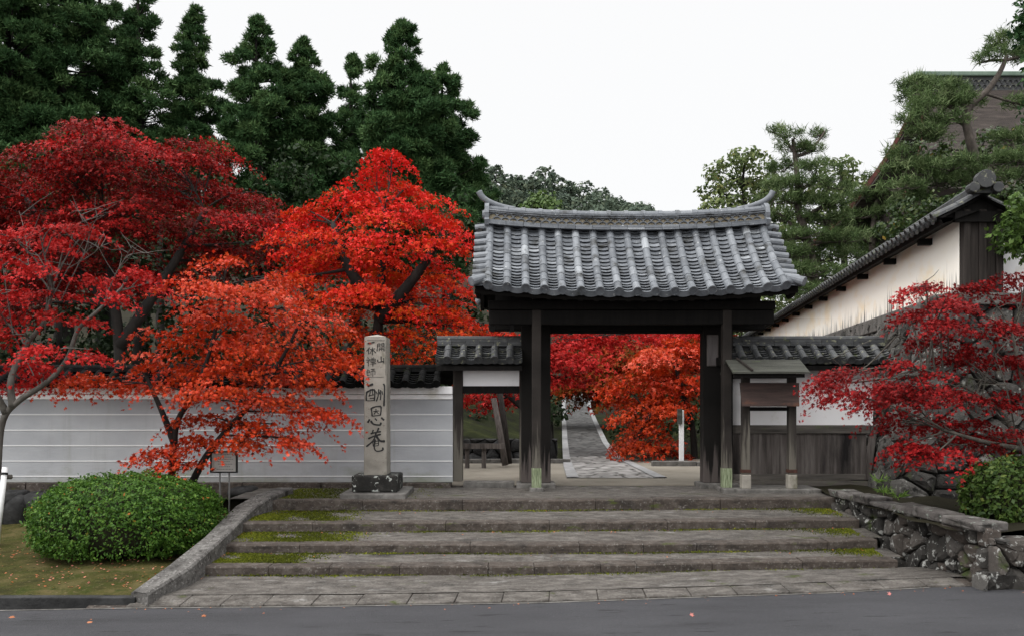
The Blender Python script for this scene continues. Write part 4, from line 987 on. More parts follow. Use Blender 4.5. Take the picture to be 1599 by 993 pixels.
b = MB(); vs = [S.W(0, 0, -.05), S.W(LW, 0, -.05), S.W(LW, .96, -.06), S.W(0, .96, -.06), S.W(0, .96, -.13), S.W(LW, .96, -.13), S.W(0, .2, -.2), S.W(LW, .2, -.2)]
b.add(vs, [(0, 1, 2, 3), (3, 2, 5, 4), (4, 5, 7, 6)])
vs = [S2.W(0, 0, -.05), S2.W(LW, 0, -.05), S2.W(LW, .96, -.06), S2.W(0, .96, -.06)]; b.add(vs, [(0, 1, 2, 3)])
b.build('eave_board', G['wood_black'], tw)
for k in range(14):
    y = WD0 + 1.25 + k * 2.05; b = MB(); p = wp(y, .02, z1 - .06); b.bar(p, p + np.array((-.99, .15, 0)) * .22, .10, .10); b.build('bracket', G['wood_black'], tw)
# boarded end of that wall
b = MB(); ex = WX0
for a, c, pr_ in ((0.0, .10, .03), (.10, .22, .0), (.22, .33, .03), (.33, .47, .0), (.47, .57, .03)): b.box((ex + a + .003, WD0 - .12 - pr_, z0 - .05), (ex + c - .003, WD0 - .004, 4.72))
b.build('end_boards', G['wood_post'], tw, bevel=.006)
b = MB(); b.box((ex + .6, WD0 + .25, z0), (ex + 1.6, WD0 + .45, 4.3)); b.build('return_wall', G['plaster_white'], tw)
b = MB(); b.box((ex - .15, WD0 - .2, 4.53), (ex + .75, WD0 - .13, 4.68)); b.add([(ex - .35, WD0 - .14, 4.6), (ex + .9, WD0 - .14, 4.6), (ex + .25, WD0 - .14, 4.95)], [(0, 1, 2)]); b.build('gable_board', G['wood_black'], tw)

# low coping wall beside the steps, right
cw = thing('coping_wall', 'low rubble wall with flat coping stones at the right of the steps', 'stone wall', (4.9, 11, 0))
b = MB(); c0 = onz(1308, 767, .72); c1 = onz(1372, 781, .72); c2 = onz(1548, 817, .72)
p0 = np.array((c0[0] + .1, 12.75, -.05)); p1 = np.array((c2[0] - .02, c2[1] + .02, -.05)); d_ = p1 - p0; Lc = np.linalg.norm(d_); d_ /= Lc
nrm = np.array((d_[1], -d_[0], 0)); 
if nrm[0] > 0: nrm = -nrm
rubble(p0, d_, np.array((0, 0, 1.)), nrm, Lc, .72, .22, b, .10, .012, elong=.85)
rubble(p1 + np.array((0, 0, 0)), np.array((1., .03, 0)), np.array((0, 0, 1.)), np.array((0, -1., 0)), 4, .62, .27, b, .16, .012)
for (xx, yy, s, t) in ((5.0, 9.22, .2, .5), (5.55, 9.2, .16, .3), (5.3, 9.24, .14, .7)):
    rubble((xx - s, yy, .02), (1., 0, 0), (0, 0, 1.), (0, -1., .2), 2 * s, 1.1 * s, 1.9 * s, b, .12, .01)
b.build('stones', G['rubble'], cw)
cuts_ = [0, .13, .2, .33, .46, .62, .80, 1.0]
for a, c in zip(cuts_[:-1], cuts_[1:]):
    b = MB(); A_ = p0 + d_ * Lc * (a + .003); C_ = p0 + d_ * Lc * (c - .003); zt_ = .68; j = lambda s=.012: random.uniform(-s, s); hh = random.uniform(.06, .115)
    o1 = nrm * .12; o2 = -nrm * .22
    bot = [A_ + o1, A_ + o2, C_ + o2, C_ + o1]; b.hexa([q + np.array((j(), j(), zt_)) for q in bot], [q * 1 + np.array((j(.04), j(.04), zt_ + hh + j(.02))) for q in bot]); b.build('coping_stone', G['coping'], cw, bevel=.02)

# dark boulders under the left wall
def boulder(b, c, r, tint=.5):
    nu, nv = 12, 8; vs = []; ph = np.random.default_rng(int(abs(c[0]) * 1000) + 3).random(6) * 6
    for i in range(nv + 1):
        for k in range(nu):
            th = math.pi * i / nv; a = 2 * math.pi * k / nu; d = np.array((math.sin(th) * math.cos(a), math.sin(th) * math.sin(a), math.cos(th)))
            q = np.sign(d) * np.abs(d) ** .62; f_ = 1 + .09 * math.sin(3 * a + ph[0]) + .07 * math.sin(4 * th + ph[1]) + .05 * math.sin(5 * a + 3 * th + ph[2])
            vs.append(np.array(c) + q * np.array(r) * f_)
    b.add(vs, [(i * nu + k, i * nu + (k + 1) % nu, (i + 1) * nu + (k + 1) % nu, (i + 1) * nu + k) for i in range(nv) for k in range(nu)], tint)
for (px, py, rx, rz, lab) in ((24, 797, 34, 28, 'dark boulder under the grey wall, left of the clipped bush'), (66, 782, 26, 14, 'flat dark stone under the grey wall, touching the clipped bush'), (20, 776, 22, 10, 'small dark stone directly under the grey wall at the left edge'), (-30, 790, 30, 24, 'dark boulder below the grey wall at the frame edge'), (380, 768, 20, 9, 'dark stone under the wall beside the small framed sign')):
    b = MB(); c = at(px, py, 13.85); boulder(b, c, (rx * 13.85 / F, .3, rz * 13.85 / F)); o = b.build('boulder', G['dark_rock'], None, True, origin=c - np.array((0, 0, rz * 13.85 / F))); tag(o, lab, 'rock', 'dark stones at the foot of the grey wall')

# ------------------------------------------------------------------ stone pillar with its inscription
st_ = thing('stone_pillar', 'tall square inscribed stone pillar on a mottled dark block beside the steps', 'monument', (X(587, 13.2), 13.2, .6))
a0 = X(530, 12.66); a1 = X(633, 12.66)
b = MB(); b.box((a0, 12.66, .58), (a1, 13.78, .668), jit=.006); b.build('plinth', G['granite'], st_, bevel=.015)
b = MB(); b0_, b1_ = X(549, 12.86), X(620, 12.86); b.box((b0_, 12.86, .668), (b1_, 13.56, .905), jit=.004); b.build('base_block', G['lichen_stone'], st_, bevel=.02)
b = MB(); s0, s1 = X(568, 13.0), X(604, 13.0); zb_, zt2 = .90, Z(525.5, 13.0); ys0, ys1 = 13.0, 13.42; g = .012
b.hexa([(s0, ys0, zb_), (s1, ys0, zb_), (s1, ys1, zb_), (s0, ys1, zb_)], [(s0 + .008, ys0 + .004, zt2), (s1 - .008, ys0 + .004, zt2), (s1 - .008, ys1 - .008, zt2), (s0 + .008, ys1 - .008, zt2)])
m_ = ((s0 + s1) / 2, (ys0 + ys1) / 2, zt2 + .045); b.add([(s0 + .008, ys0 + .004, zt2 + .001), (s1 - .008, ys0 + .004, zt2 + .001), (s1 - .008, ys1 - .008, zt2 + .001), (s0 + .008, ys1 - .008, zt2 + .001), m_], [(0, 1, 4), (1, 2, 4), (2, 3, 4), (3, 0, 4)])
b.build('shaft', G['stele'], st_, bevel=.012)
def stroke(b, pts, wd, yf):
    """brush stroke: polyline (x, z, width) as a flat ribbon on the stone face"""
    q = catmull([(p[0], p[1], 0) for p in pts], 5); n = len(q); Lf = []; Rt = []
    for i, p in enumerate(q):
        d = q[min(i + 1, n - 1)] - q[max(i - 1, 0)]; d = d / (np.linalg.norm(d) + 1e-9); t = i / (n - 1)
        w_ = wd * (1.0 - .35 * math.sin(math.pi * t)) / 2 * (1 if 0 < i < n - 1 else .55)
        Lf.append((p[0] - d[1] * w_, yf, p[1] + d[0] * w_)); Rt.append((p[0] + d[1] * w_, yf, p[1] - d[0] * w_))
    b.add(Lf + Rt, [(i, n + i, n + i + 1, i + 1) for i in range(n - 1)])
def carve(strokes, x0, y0, sc_, parent, name='inscription'):
    b = MB()
    for k, (wd, pts) in enumerate(strokes):
        ww = [(at(x0 + x / sc_, y0 + y / sc_, 13.0)) for x, y in pts]
        stroke(b, [(p[0], p[2]) for p in ww], 1.6 * wd / sc_ * 13.0 / F, 12.9965 + .00004 * k)
    return b.build(name, G['ink'], parent)
big = [(24, [(155, 102), (230, 75)]), (15, [(148, 180), (140, 235), (142, 292)]), (17, [(138, 188), (200, 152), (252, 150)]), (16, [(250, 150), (250, 220), (243, 294)]), (11, [(195, 140), (190, 190), (175, 235)]), (11, [(215, 135), (222, 180), (228, 222)]), (9, [(185, 222), (238, 212)]), (10, [(185, 262), (238, 256)]), (9, [(150, 290), (240, 286)]),
       (13, [(302, 140), (295, 220), (270, 300)]), (11, [(268, 170), (282, 205)]), (12, [(326, 150), (328, 215), (322, 282)]), (11, [(308, 172), (316, 208)]), (11, [(344, 165), (352, 212)]), (17, [(362, 70), (376, 110), (374, 230), (368, 362)]),
       (15, [(203, 382), (212, 440), (216, 492)]), (16, [(205, 388), (270, 365), (332, 362)]), (15, [(332, 362), (330, 430), (320, 482)]), (11, [(216, 490), (320, 476)]), (10, [(232, 430), (302, 420)]), (10, [(266, 392), (262, 430), (240, 466)]), (10, [(268, 428), (302, 462)]),
       (22, [(158, 574), (186, 528)]), (19, [(198, 548), (235, 592), (318, 602), (328, 570)]), (16, [(252, 518), (278, 546)]), (21, [(332, 508), (372, 542)]),
       (16, [(232, 664), (214, 716)]), (20, [(302, 640), (278, 702)]), (16, [(194, 716), (260, 700), (332, 688)]), (17, [(164, 782), (240, 748), (330, 722)]), (17, [(268, 700), (232, 800), (140, 884)]), (23, [(268, 742), (316, 806), (382, 812)]), (10, [(224, 822), (230, 880)]), (11, [(224, 822), (300, 806)]), (11, [(300, 806), (298, 868)]), (9, [(230, 878), (298, 868)]), (8, [(230, 850), (298, 838)]), (16, [(256, 786), (244, 900), (280, 942), (352, 926), (350, 892)])]
carve(big, 555, 590, 8.27, st_)
# smaller upper text in zoom-1 coordinates (9.93 px per photo px)
small = [(16, [(185, 210), (298, 185)]),
         # second character: man radical and tree
         (11, [(222, 268), (172, 330)]), (11, [(205, 300), (205, 372)]), (10, [(225, 300), (310, 285)]), (11, [(265, 265), (262, 388)]), (9, [(262, 300), (222, 362)]), (11, [(265, 300), (318, 352)]),
         # third
         (9, [(185, 425), (212, 438)]), (10, [(170, 465), (228, 455)]), (9, [(222, 460), (175, 505)]), (9, [(204, 490), (200, 560)]), (8, [(250, 425), (265, 440)]), (8, [(285, 420), (275, 438)]), (8, [(240, 450), (240, 500)]), (9, [(240, 452), (310, 445)]), (8, [(310, 445), (306, 496)]), (7, [(240, 475), (306, 470)]), (8, [(240, 500), (306, 496)]), (9, [(230, 525), (322, 515)]), (9, [(274, 445), (270, 562)]),
         # fourth
         (9, [(200, 598), (185, 620)]), (9, [(182, 630), (182, 705)]), (8, [(182, 630), (222, 625)]), (8, [(222, 625), (220, 655)]), (8, [(182, 660), (222, 655)]), (8, [(184, 702), (222, 692)]), (10, [(238, 605), (300, 602)]), (8, [(242, 635), (242, 700)]), (9, [(242, 635), (305, 630)]), (8, [(305, 630), (302, 695)]), (9, [(272, 604), (270, 722)]),
         # right column
         (10, [(345, 210), (333, 330)]), (8, [(345, 212), (385, 208)]), (8, [(383, 208), (380, 250)]), (7, [(343, 232), (382, 228)]), (7, [(343, 254), (382, 250)]), (8, [(405, 205), (405, 250)]), (9, [(405, 205), (445, 200)]), (11, [(443, 200), (442, 330)]), (7, [(405, 228), (442, 224)]), (7, [(405, 250), (442, 247)]), (8, [(365, 275), (425, 270)]), (8, [(358, 298), (432, 292)]), (8, [(383, 272), (368, 326)]), (8, [(408, 272), (408, 322)]),
         (14, [(398, 405), (400, 490)]), (13, [(348, 455), (352, 492), (438, 482)]), (12, [(438, 428), (440, 512)]),
         # the incised frame
         (5, [(178, 160), (460, 162)]), (5, [(178, 728), (440, 728)]), (4, [(472, 190), (470, 700)])]
carve(small, 555, 515, 9.93, st_)

# ------------------------------------------------------------------ roofed notice board
nb = thing('notice_board', 'dark wooden notice board with plank roof on two posts, right of the gate', 'notice board', (X(1199, 13.55), 13.55, .65))
dn = 13.55
for a, c in ((1158, 1170), (1230, 1242)):
    b = MB(); b.box((X(a, dn), dn - .06, Z(740, dn)), (X(c, dn), dn + .06, Z(583, dn))); po = b.build('post', G['post_wood'], nb, bevel=.01)
    b = MB(); b.box((X(a, dn) - .012, dn - .075, .655), (X(c, dn) + .012, dn + .075, Z(740, dn) - .001)); b.build('stone_footing', G['stele'], nb, bevel=.012)
    b = MB(); b.box((X(a, dn) - .008, dn - .069, Z(737, dn)), (X(c, dn) + .008, dn + .069, Z(732, dn))); b.build('iron_band', G['rust'], po)
b = MB(); b.hexa([(X(1158, 13.4), 13.36, Z(634, 13.4)), (X(1247, 13.4), 13.36, Z(634, 13.4)), (X(1247, 13.4), 13.40, Z(634, 13.4)), (X(1158, 13.4), 13.40, Z(634, 13.4))], [(X(1156, 13.4), 13.42, Z(597, 13.4)), (X(1249, 13.4), 13.42, Z(597, 13.4)), (X(1249, 13.4), 13.46, Z(597, 13.4)), (X(1156, 13.4), 13.46, Z(597, 13.4))])
b.build('board', G['wood_sign'], nb, bevel=.006)
b = MB(); b.box((X(1170, dn) + .002, dn - .04, Z(641, dn)), (X(1230, dn) - .002, dn + .04, Z(635, dn))); b.box((X(1155, dn), dn - .05, Z(588, dn)), (X(1250, dn), dn + .05, Z(583, dn) - .002)); b.build('rail', G['wood_black'], nb)
b = MB(); rx0, rx1 = X(1143, 13.2), X(1263, 13.2)
zf_, zbk = Z(583, 13.15), Z(567, 13.55)
b.hexa([(rx0, 13.15, zf_), (rx1, 13.15, zf_), (rx1, 13.60, zbk + .03), (rx0, 13.60, zbk + .03)], [(rx0, 13.15, zf_ + .03), (rx1, 13.15, zf_ + .03), (rx1, 13.60, zbk + .06), (rx0, 13.60, zbk + .06)])
b.hexa([(rx0, 13.95, zf_), (rx0, 13.602, zbk + .03), (rx1, 13.602, zbk + .03), (rx1, 13.95, zf_)], [(rx0, 13.95, zf_ + .03), (rx0, 13.602, zbk + .06), (rx1, 13.602, zbk + .06), (rx1, 13.95, zf_ + .03)])
ro = b.build('roof', G['wood_lichen'], nb, bevel=.004)
b = MB(); b.bar((X(1163, 13.2) - .02, 13.6, zbk + .075), (X(1171, 13.2) + .02, 13.14, zf_ + .05), .03, .03); b.build('batten', G['wood_post'], ro)
b = MB(); b.box((rx0 + .03, 13.2, zf_ - .055), (rx1 - .06, 13.26, zf_ - .002)); b.build('eave_beam', G['wood_black'], nb); b = MB(); b.box((rx0 + .03, 13.84, zf_ - .055), (rx1 - .06, 13.9, zf_ - .002)); b.build('eave_beam', G['wood_black'], nb)
b = MB(); b.box((X(1130, 13.4), 13.40, .57), (X(1284, 13.4), 14.1, .654), jit=.004); b.build('base_slab', G['granite'], nb, bevel=.015)

# small framed sign on steel posts
sg2 = thing('framed_sign', 'small white sign in a black frame on two steel posts behind the bush', 'sign', (X(347, 12.9), 12.9, .1))
b = MB(); b.box((X(331, 12.85), 12.84, Z(735.5, 12.85)), (X(369, 12.85), 12.862, Z(705, 12.85))); b.build('panel', G['panel'], sg2)
b = MB(); xa, xb, za, zb = X(329, 12.85), X(371, 12.85), Z(737.5, 12.85), Z(703.5, 12.85); fw = .018
b.box((xa, 12.82, zb - fw), (xb, 12.87, zb)); b.box((xa, 12.82, za), (xb, 12.87, za + fw)); b.box((xa, 12.82, za + fw), (xa + fw, 12.87, zb - fw)); b.box((xb - fw, 12.82, za + fw), (xb, 12.87, zb - fw)); b.build('frame', G['black_frame'], sg2)
b = MB(); xl, xr = X(343.5, 12.9), X(358, 12.9)
arc = [((xl + xr) / 2 + math.cos(a) * (xr - xl) / 2, 12.9, Z(703, 12.9) + math.sin(a) * .07) for a in np.linspace(math.pi, 0, 9)]
b.tube([(xl, 12.9, .1)] + arc + [(xr, 12.9, .1)], .012, 8); b.build('posts', G['steel'], sg2, True)
b = MB()
for k, py in enumerate((709, 713, 716.5, 720, 724, 728, 732)):
    x = X(338 + (k % 3) * 2, 12.83); e = X(362 - (k % 2) * 3, 12.83)
    while x < e: l = random.uniform(.008, .02); b.add([(x, 12.838, Z(py, 12.84) - .005), (x + l, 12.838, Z(py, 12.84) - .005), (x + l, 12.838, Z(py, 12.84) + .005), (x, 12.838, Z(py, 12.84) + .005)], [(0, 1, 2, 3)]); x += l + .008
b.build('print', G['faint_text'], sg2)

# white tree prop at the left edge
tp_ = thing('tree_prop', 'leaning white painted prop with a short crossbar at the left edge', 'tree prop', at(-5, 845, 11.3))
b = MB(); q0 = at(8, 729, 11.3); q1 = at(-6, 850, 11.1); b.tube([q1, q0], [.036, .034], 10); b.build('pole', G['white_paint'], tp_, True)
b = MB(); b.tube([at(-120, 744, 11.36), at(18, 744, 11.36)], .03, 8); b.build('crossbar', G['wood_horiz'], tp_, True)
b = MB(); b.tube([lerp(q0, q1, .07), lerp(q0, q1, .10)], .042, 10); b.build('lashing', G['ink'], tp_)

# ------------------------------------------------------------------ things inside the gate
sp_ = thing('white_signpost', 'thin white post with a narrow board on its head beyond the gate', 'signpost', at(1065, 718, 18.9))
b = MB(); p = at(1064, 718, 18.9); b.box((p[0] - .045, 18.85, .5), (p[0] + .045, 18.95, Z(640, 18.9))); b.build('post', G['white_paint'], sp_, bevel=.006)
b = MB(); p = at(1061, 660, 18.85); b.box((p[0] - .05, 18.8, Z(662, 18.85)), (p[0] + .05, 18.845, Z(638, 18.85))); b.build('board', G['wood_lichen'], sp_)
for (a, c, dd, lab) in (((789, 718), (771, 622), 18.2, 'pale leaning prop log seen through the side doorway'), ((795, 716), (779, 600), 18.5, 'dark leaning prop log just behind the pale one in the side doorway')):
    p = at(a[0], a[1], dd); q = at(c[0], c[1], dd + .3); b = MB(); b.tube([p - np.array((0, 0, .1)), lerp(p, q, .5), q], [.068, .064, .058], 9); o = b.build('prop_log', G['wood_grey'] if dd < 18.3 else G['wood_post'], None, True, origin=p); tag(o, lab, 'tree prop', 'prop logs in the side doorway')
b = MB(); p = at(715, 700, 18.05); q = at(788, 692, 18.05); b.box((p[0], 18.02, p[2]), (q[0], 18.07, q[2])); 
for xx in (726, 752): b.box((X(xx, 18.1), 18.08, .5), (X(xx, 18.1) + .09, 18.16, q[2] - .02))
o = b.build('plank_rail', G['wood_grey'], None, origin=(p[0], 18.1, .6)); tag(o, 'grey horizontal plank rail seen low through the side doorway', 'fence')
gw = MB(); rubble((-8, 19.7, .6), (1., 0, 0), (0, 0, 1.), (0, -1., 0), 9.0, .52, .3, gw, .1); o = gw.build('garden_stone_wall', G['dark_rock'], None, origin=(-3, 19.7, .6)); tag(o, 'low dark stone wall edging the moss garden beyond the side doorway', 'stone wall')

# building on the right terrace: shingled roof with copper ridge
hb = thing('temple_hall', 'temple hall with brown shingled roof and green ridge on the right terrace', 'building', (15, 27, 3.35))
rx0 = X(1425, 27); zr_ = Z(128, 27); ex0 = X(1398, 23.5); ze_ = Z(292, 23.5)
b = MB(); vs = []; n = 14
for i in range(n + 1):
    t = i / n; y = 27 - 3.5 * t; z = zr_ + (ze_ - zr_) * (1.35 * t - .35 * t * t); xl_ = rx0 + .25 + (ex0 - rx0) * (t ** 1.3)
    for k in range(13): vs.append((xl_ + (22 - xl_) * k / 12, y, z - .25))
for i in range(n + 1):
    t = i / n; y = 27 + 3.5 * t; z = zr_ + (ze_ - zr_) * (1.35 * t - .35 * t * t); xl_ = rx0 + .25 + (ex0 - rx0) * (t ** 1.3)
    for k in range(13): vs.append((xl_ + (22 - xl_) * k / 12, y, z - .25))
fs = [(h * 13 * (n + 1) + i * 13 + k, h * 13 * (n + 1) + i * 13 + k + 1, h * 13 * (n + 1) + (i + 1) * 13 + k + 1, h * 13 * (n + 1) + (i + 1) * 13 + k) for h in (0, 1) for i in range(n) for k in range(12)]
b.add(vs, fs); hr = b.build('roof', G['shingle'], hb, False); sm = hr.modifiers.new('thickness', 'SOLIDIFY'); sm.thickness = .22; sm.offset = -1
for side, nm, mt, th, xo in ((-1, 'barge_board', 'red_board', .06, -.03), (-1, 'barge_soffit', 'wood_black', .32, .10)):
    b = MB()
    for sgn in (-1, 1):
        for i in range(n):
            q = []
            for t in (i / n, (i + 1) / n):
                y = 27 + sgn * 3.5 * t; z = zr_ + (ze_ - zr_) * (1.35 * t - .35 * t * t); xl_ = rx0 + .25 + (ex0 - rx0) * (t ** 1.3) + xo
                q.append([(xl_ - th / 2, y, z - .28), (xl_ + th / 2, y, z - .28), (xl_ + th / 2, y, z - .55), (xl_ - th / 2, y, z - .55)] if nm != 'barge_board' else [(xl_ - th / 2, y - .02, z - .2), (xl_ + th / 2, y - .02, z - .2), (xl_ + th / 2, y - .02, z - .42), (xl_ - th / 2, y - .02, z - .42)])
            b.hexa(q[0], q[1])
    b.build(nm, G[mt], hb)
b = MB(); b.box((rx0, 26.65, zr_ - .45), (22, 27.35, zr_ + .02)); rd = b.build('ridge', G['tile_old'], hb)
b = MB(); b.box((rx0 - .1, 26.55, zr_ + .02), (22, 27.45, zr_ + .16)); b.build('copper_cap', G['copper'], rd, bevel=.03)
b = MB()
for k in range(60):
    u = rx0 + .1 + k * .17
    if u > 21.8: break
    for row in (0, 1): b.tube([(u + (.085 if row else 0) + math.cos(a) * .085, 26.63, zr_ - .32 + row * .14 + math.sin(a) * .1) for a in np.linspace(0, math.pi, 6)], .022, 4, .5, caps=False)
b.build('scale_tiles', G['tile_old'], rd)
b = MB(); b.box((ex0 + 1.8, 24.8, 3.3), (22, 29.2, ze_ + .3)); b.build('wall', G['wood_post'], hb)

# ------------------------------------------------------------------ trees
def tk(lst): return [np.array(p, float) for p in lst]
CED = [(-75, -130, 120, 440, 33, 1.0, .15, 'tall dark cedar cut by the left frame edge, behind the crimson maple'),
       (15, -140, 120, 440, 31, 1.0, .2, 'broad dark cedar near the left edge rising out of the frame'),
       (100, -170, 110, 430, 33, .9, .5, 'dense cedar above the crown of the crimson maple, its top out of frame'),
       (160, -80, 80, 420, 36, .8, .5, 'cedar behind the dense ones, left of the thin open cedar'),
       (220, -60, 72, 420, 34, .62, .6, 'thin open cedar with sky showing through round its bare trunk'),
       (303, 8, 72, 420, 35, .8, .35, 'slender cedar with pointed light top, just right of the thin open one'),
       (405, 24, 84, 430, 33, .95, .35, 'pointed cedar with airy tip, tallest of the middle group'),
       (475, 58, 78, 430, 34, 1.1, .15, 'shorter cedar with a small spire, leaning on the tallest middle one'),
       (552, 82, 52, 420, 37, .8, .4, 'small slim cedar in the gap left of the big round-topped cedar'),
       (630, 30, 98, 430, 32, 1.25, .1, 'big full round-topped cedar above the scarlet maple'),
       (695, 98, 70, 420, 35, 1.2, .08, 'rightmost dense cedar, sloping down towards the gate roof')]
for (px, py, hw, pyb, d, dn_, gp, lab) in CED: cedar('cedar_tree', lab, px, py, hw * 1.15, pyb, d, dn_ * 1.1, gp)

# dark evergreen understory behind the grey wall
UND = [(-30, 520, 90, 110, 21, 'dark evergreen bush in deep shade, cut by the left frame edge'), (90, 500, 100, 120, 22, 'dark evergreen bush in shade behind the rosy maple'), (215, 490, 100, 120, 21.5, 'dark evergreen bush behind the wall under the crimson maple'), (330, 470, 90, 130, 22.5, 'dark evergreen bush behind the top of the orange maple'), (440, 480, 90, 130, 21.8, 'dark evergreen bush in the gap between crimson and scarlet maples'), (540, 540, 80, 80, 21.5, 'dark evergreen bush just left of the stone pillar top, behind the wall'), (640, 545, 80, 80, 22, 'dark evergreen bush behind the wall right of the stone pillar'), (700, 430, 80, 140, 27, 'tall dark evergreen bush behind the scarlet maple near the gate'), (480, 330, 130, 110, 28, 'tall dark evergreen mass in shade under the middle cedars'), (250, 350, 160, 110, 28.5, 'tall dark evergreen mass in shade under the slender cedar')]
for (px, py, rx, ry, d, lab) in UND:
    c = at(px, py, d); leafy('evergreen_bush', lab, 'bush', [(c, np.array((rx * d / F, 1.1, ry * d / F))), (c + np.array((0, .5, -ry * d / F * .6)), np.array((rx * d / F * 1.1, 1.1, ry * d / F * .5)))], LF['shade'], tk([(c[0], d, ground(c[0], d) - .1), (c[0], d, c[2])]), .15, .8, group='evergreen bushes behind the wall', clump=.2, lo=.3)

cr = px_blobs([(165, 215, 95, 28), (75, 250, 80, 26), (265, 245, 75, 28), (340, 240, 38, 20), (15, 290, 70, 30), (150, 275, 110, 30), (280, 300, 95, 28), (395, 300, 45, 26), (60, 330, 100, 28), (200, 335, 110, 28), (345, 345, 85, 26), (420, 340, 26, 18), (110, 385, 100, 24), (290, 385, 95, 22), (20, 380, 60, 22), (390, 395, 50, 16), (-50, 270, 50, 30), (-60, 340, 60, 30), (150, 430, 90, 18), (60, 440, 70, 18), (260, 430, 60, 16), (330, 415, 40, 14), (430, 375, 24, 14), (20, 480, 60, 16)], 18.6, 2.0)
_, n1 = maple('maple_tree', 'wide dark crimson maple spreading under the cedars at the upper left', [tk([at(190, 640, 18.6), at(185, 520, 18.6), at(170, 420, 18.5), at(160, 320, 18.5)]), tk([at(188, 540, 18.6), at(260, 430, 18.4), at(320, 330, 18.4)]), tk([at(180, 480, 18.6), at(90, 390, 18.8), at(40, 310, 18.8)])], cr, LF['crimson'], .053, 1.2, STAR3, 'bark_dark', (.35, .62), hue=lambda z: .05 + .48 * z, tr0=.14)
cr = px_blobs([(612, 250, 22, 12), (588, 278, 40, 16), (640, 292, 45, 18), (545, 312, 52, 18), (690, 322, 40, 24), (605, 328, 85, 24), (485, 345, 40, 16), (555, 378, 95, 24), (680, 372, 60, 26), (500, 412, 55, 20), (620, 420, 95, 26), (705, 430, 38, 26), (540, 455, 55, 18), (640, 475, 95, 24), (712, 490, 32, 22), (600, 525, 80, 20), (690, 530, 55, 16), (500, 470, 40, 16), (770, 517, 40, 8), (468, 325, 34, 12), (455, 362, 32, 13), (466, 398, 38, 15), (470, 430, 40, 14), (560, 565, 60, 14), (650, 565, 50, 12)], 17.2, 1.5)
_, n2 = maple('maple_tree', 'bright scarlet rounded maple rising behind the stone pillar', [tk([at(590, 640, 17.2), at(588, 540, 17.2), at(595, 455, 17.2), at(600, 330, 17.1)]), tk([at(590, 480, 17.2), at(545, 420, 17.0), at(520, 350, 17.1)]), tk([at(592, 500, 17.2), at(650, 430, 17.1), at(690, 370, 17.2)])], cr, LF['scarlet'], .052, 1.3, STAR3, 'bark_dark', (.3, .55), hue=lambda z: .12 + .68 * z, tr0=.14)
cr = px_blobs([(352, 412, 40, 14), (410, 432, 45, 16), (315, 442, 45, 16), (375, 455, 75, 18), (300, 480, 60, 16), (440, 480, 55, 18), (370, 500, 85, 18), (480, 505, 50, 18), (270, 520, 50, 13), (340, 535, 85, 18), (450, 540, 85, 20), (520, 560, 28, 16), (235, 560, 60, 12), (300, 570, 85, 16), (410, 580, 100, 20), (500, 590, 40, 14), (190, 596, 60, 9), (280, 606, 90, 14), (380, 622, 90, 16), (460, 630, 60, 14), (512, 642, 22, 6), (340, 652, 60, 12), (430, 662, 65, 13), (465, 684, 25, 8), (270, 722, 26, 8), (310, 690, 36, 9), (240, 705, 26, 4), (132, 592, 26, 7), (380, 690, 30, 8)], 12.4, .9)
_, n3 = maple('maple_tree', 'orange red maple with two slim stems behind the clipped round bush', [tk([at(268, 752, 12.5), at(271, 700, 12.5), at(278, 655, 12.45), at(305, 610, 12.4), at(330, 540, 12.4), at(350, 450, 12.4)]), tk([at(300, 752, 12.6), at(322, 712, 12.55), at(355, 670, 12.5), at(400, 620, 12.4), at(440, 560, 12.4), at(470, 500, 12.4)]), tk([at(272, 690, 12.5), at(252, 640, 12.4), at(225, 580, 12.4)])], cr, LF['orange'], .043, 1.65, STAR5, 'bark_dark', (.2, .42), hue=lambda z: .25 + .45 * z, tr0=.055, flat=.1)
def bare(wood):
    for (a, c, e) in (((78, 470), (120, 395), (152, 340)), ((80, 460), (60, 400), (0, 360)), ((95, 470), (130, 400), (152, 382)), ((60, 600), (20, 520), (-10, 470)), ((70, 520), (75, 440), (82, 430)), ((20, 520), (8, 440), (2, 400)), ((130, 400), (140, 360), (125, 330)), ((105, 420), (140, 400), (158, 385)), ((60, 400), (100, 360), (155, 338)), ((45, 420), (40, 370), (30, 330)), ((160, 480), (180, 430), (205, 388)), ((180, 430), (200, 400), (230, 395))):
        p = [at(a[0], a[1], 11.9), at(c[0], c[1], 11.8 + rng.normal() * .15), at(e[0], e[1], 11.8 + rng.normal() * .2)]; q = catmull(p, 4); wood.tube(q, np.linspace(.0085, .0025, len(q)), 5, caps=False)
        for k in range(6):
            i = int(rng.integers(3, len(q))); d = rng.normal(size=3) * np.array((.16, .12, .10)) + np.array((0, 0, .1)); wood.tube([q[i], q[i] + d * .6, q[i] + d * 1.2 + rng.normal(size=3) * .03], [.006, .004, .002], 4, caps=False)
cr = px_blobs([(30, 405, 45, 12), (75, 418, 30, 9), (60, 352, 45, 9), (20, 455, 32, 10), (40, 520, 50, 11), (95, 545, 50, 10), (20, 565, 36, 9), (205, 425, 34, 12), (240, 440, 42, 13), (180, 465, 18, 8), (145, 552, 22, 6), (130, 500, 16, 6), (15, 370, 30, 9), (-30, 430, 40, 16), (-40, 530, 50, 16), (165, 440, 18, 7), (70, 490, 25, 7), (100, 385, 40, 10), (140, 360, 26, 8), (90, 455, 36, 9), (5, 500, 40, 12), (10, 600, 40, 8), (60, 580, 40, 8)], 11.9, .8)
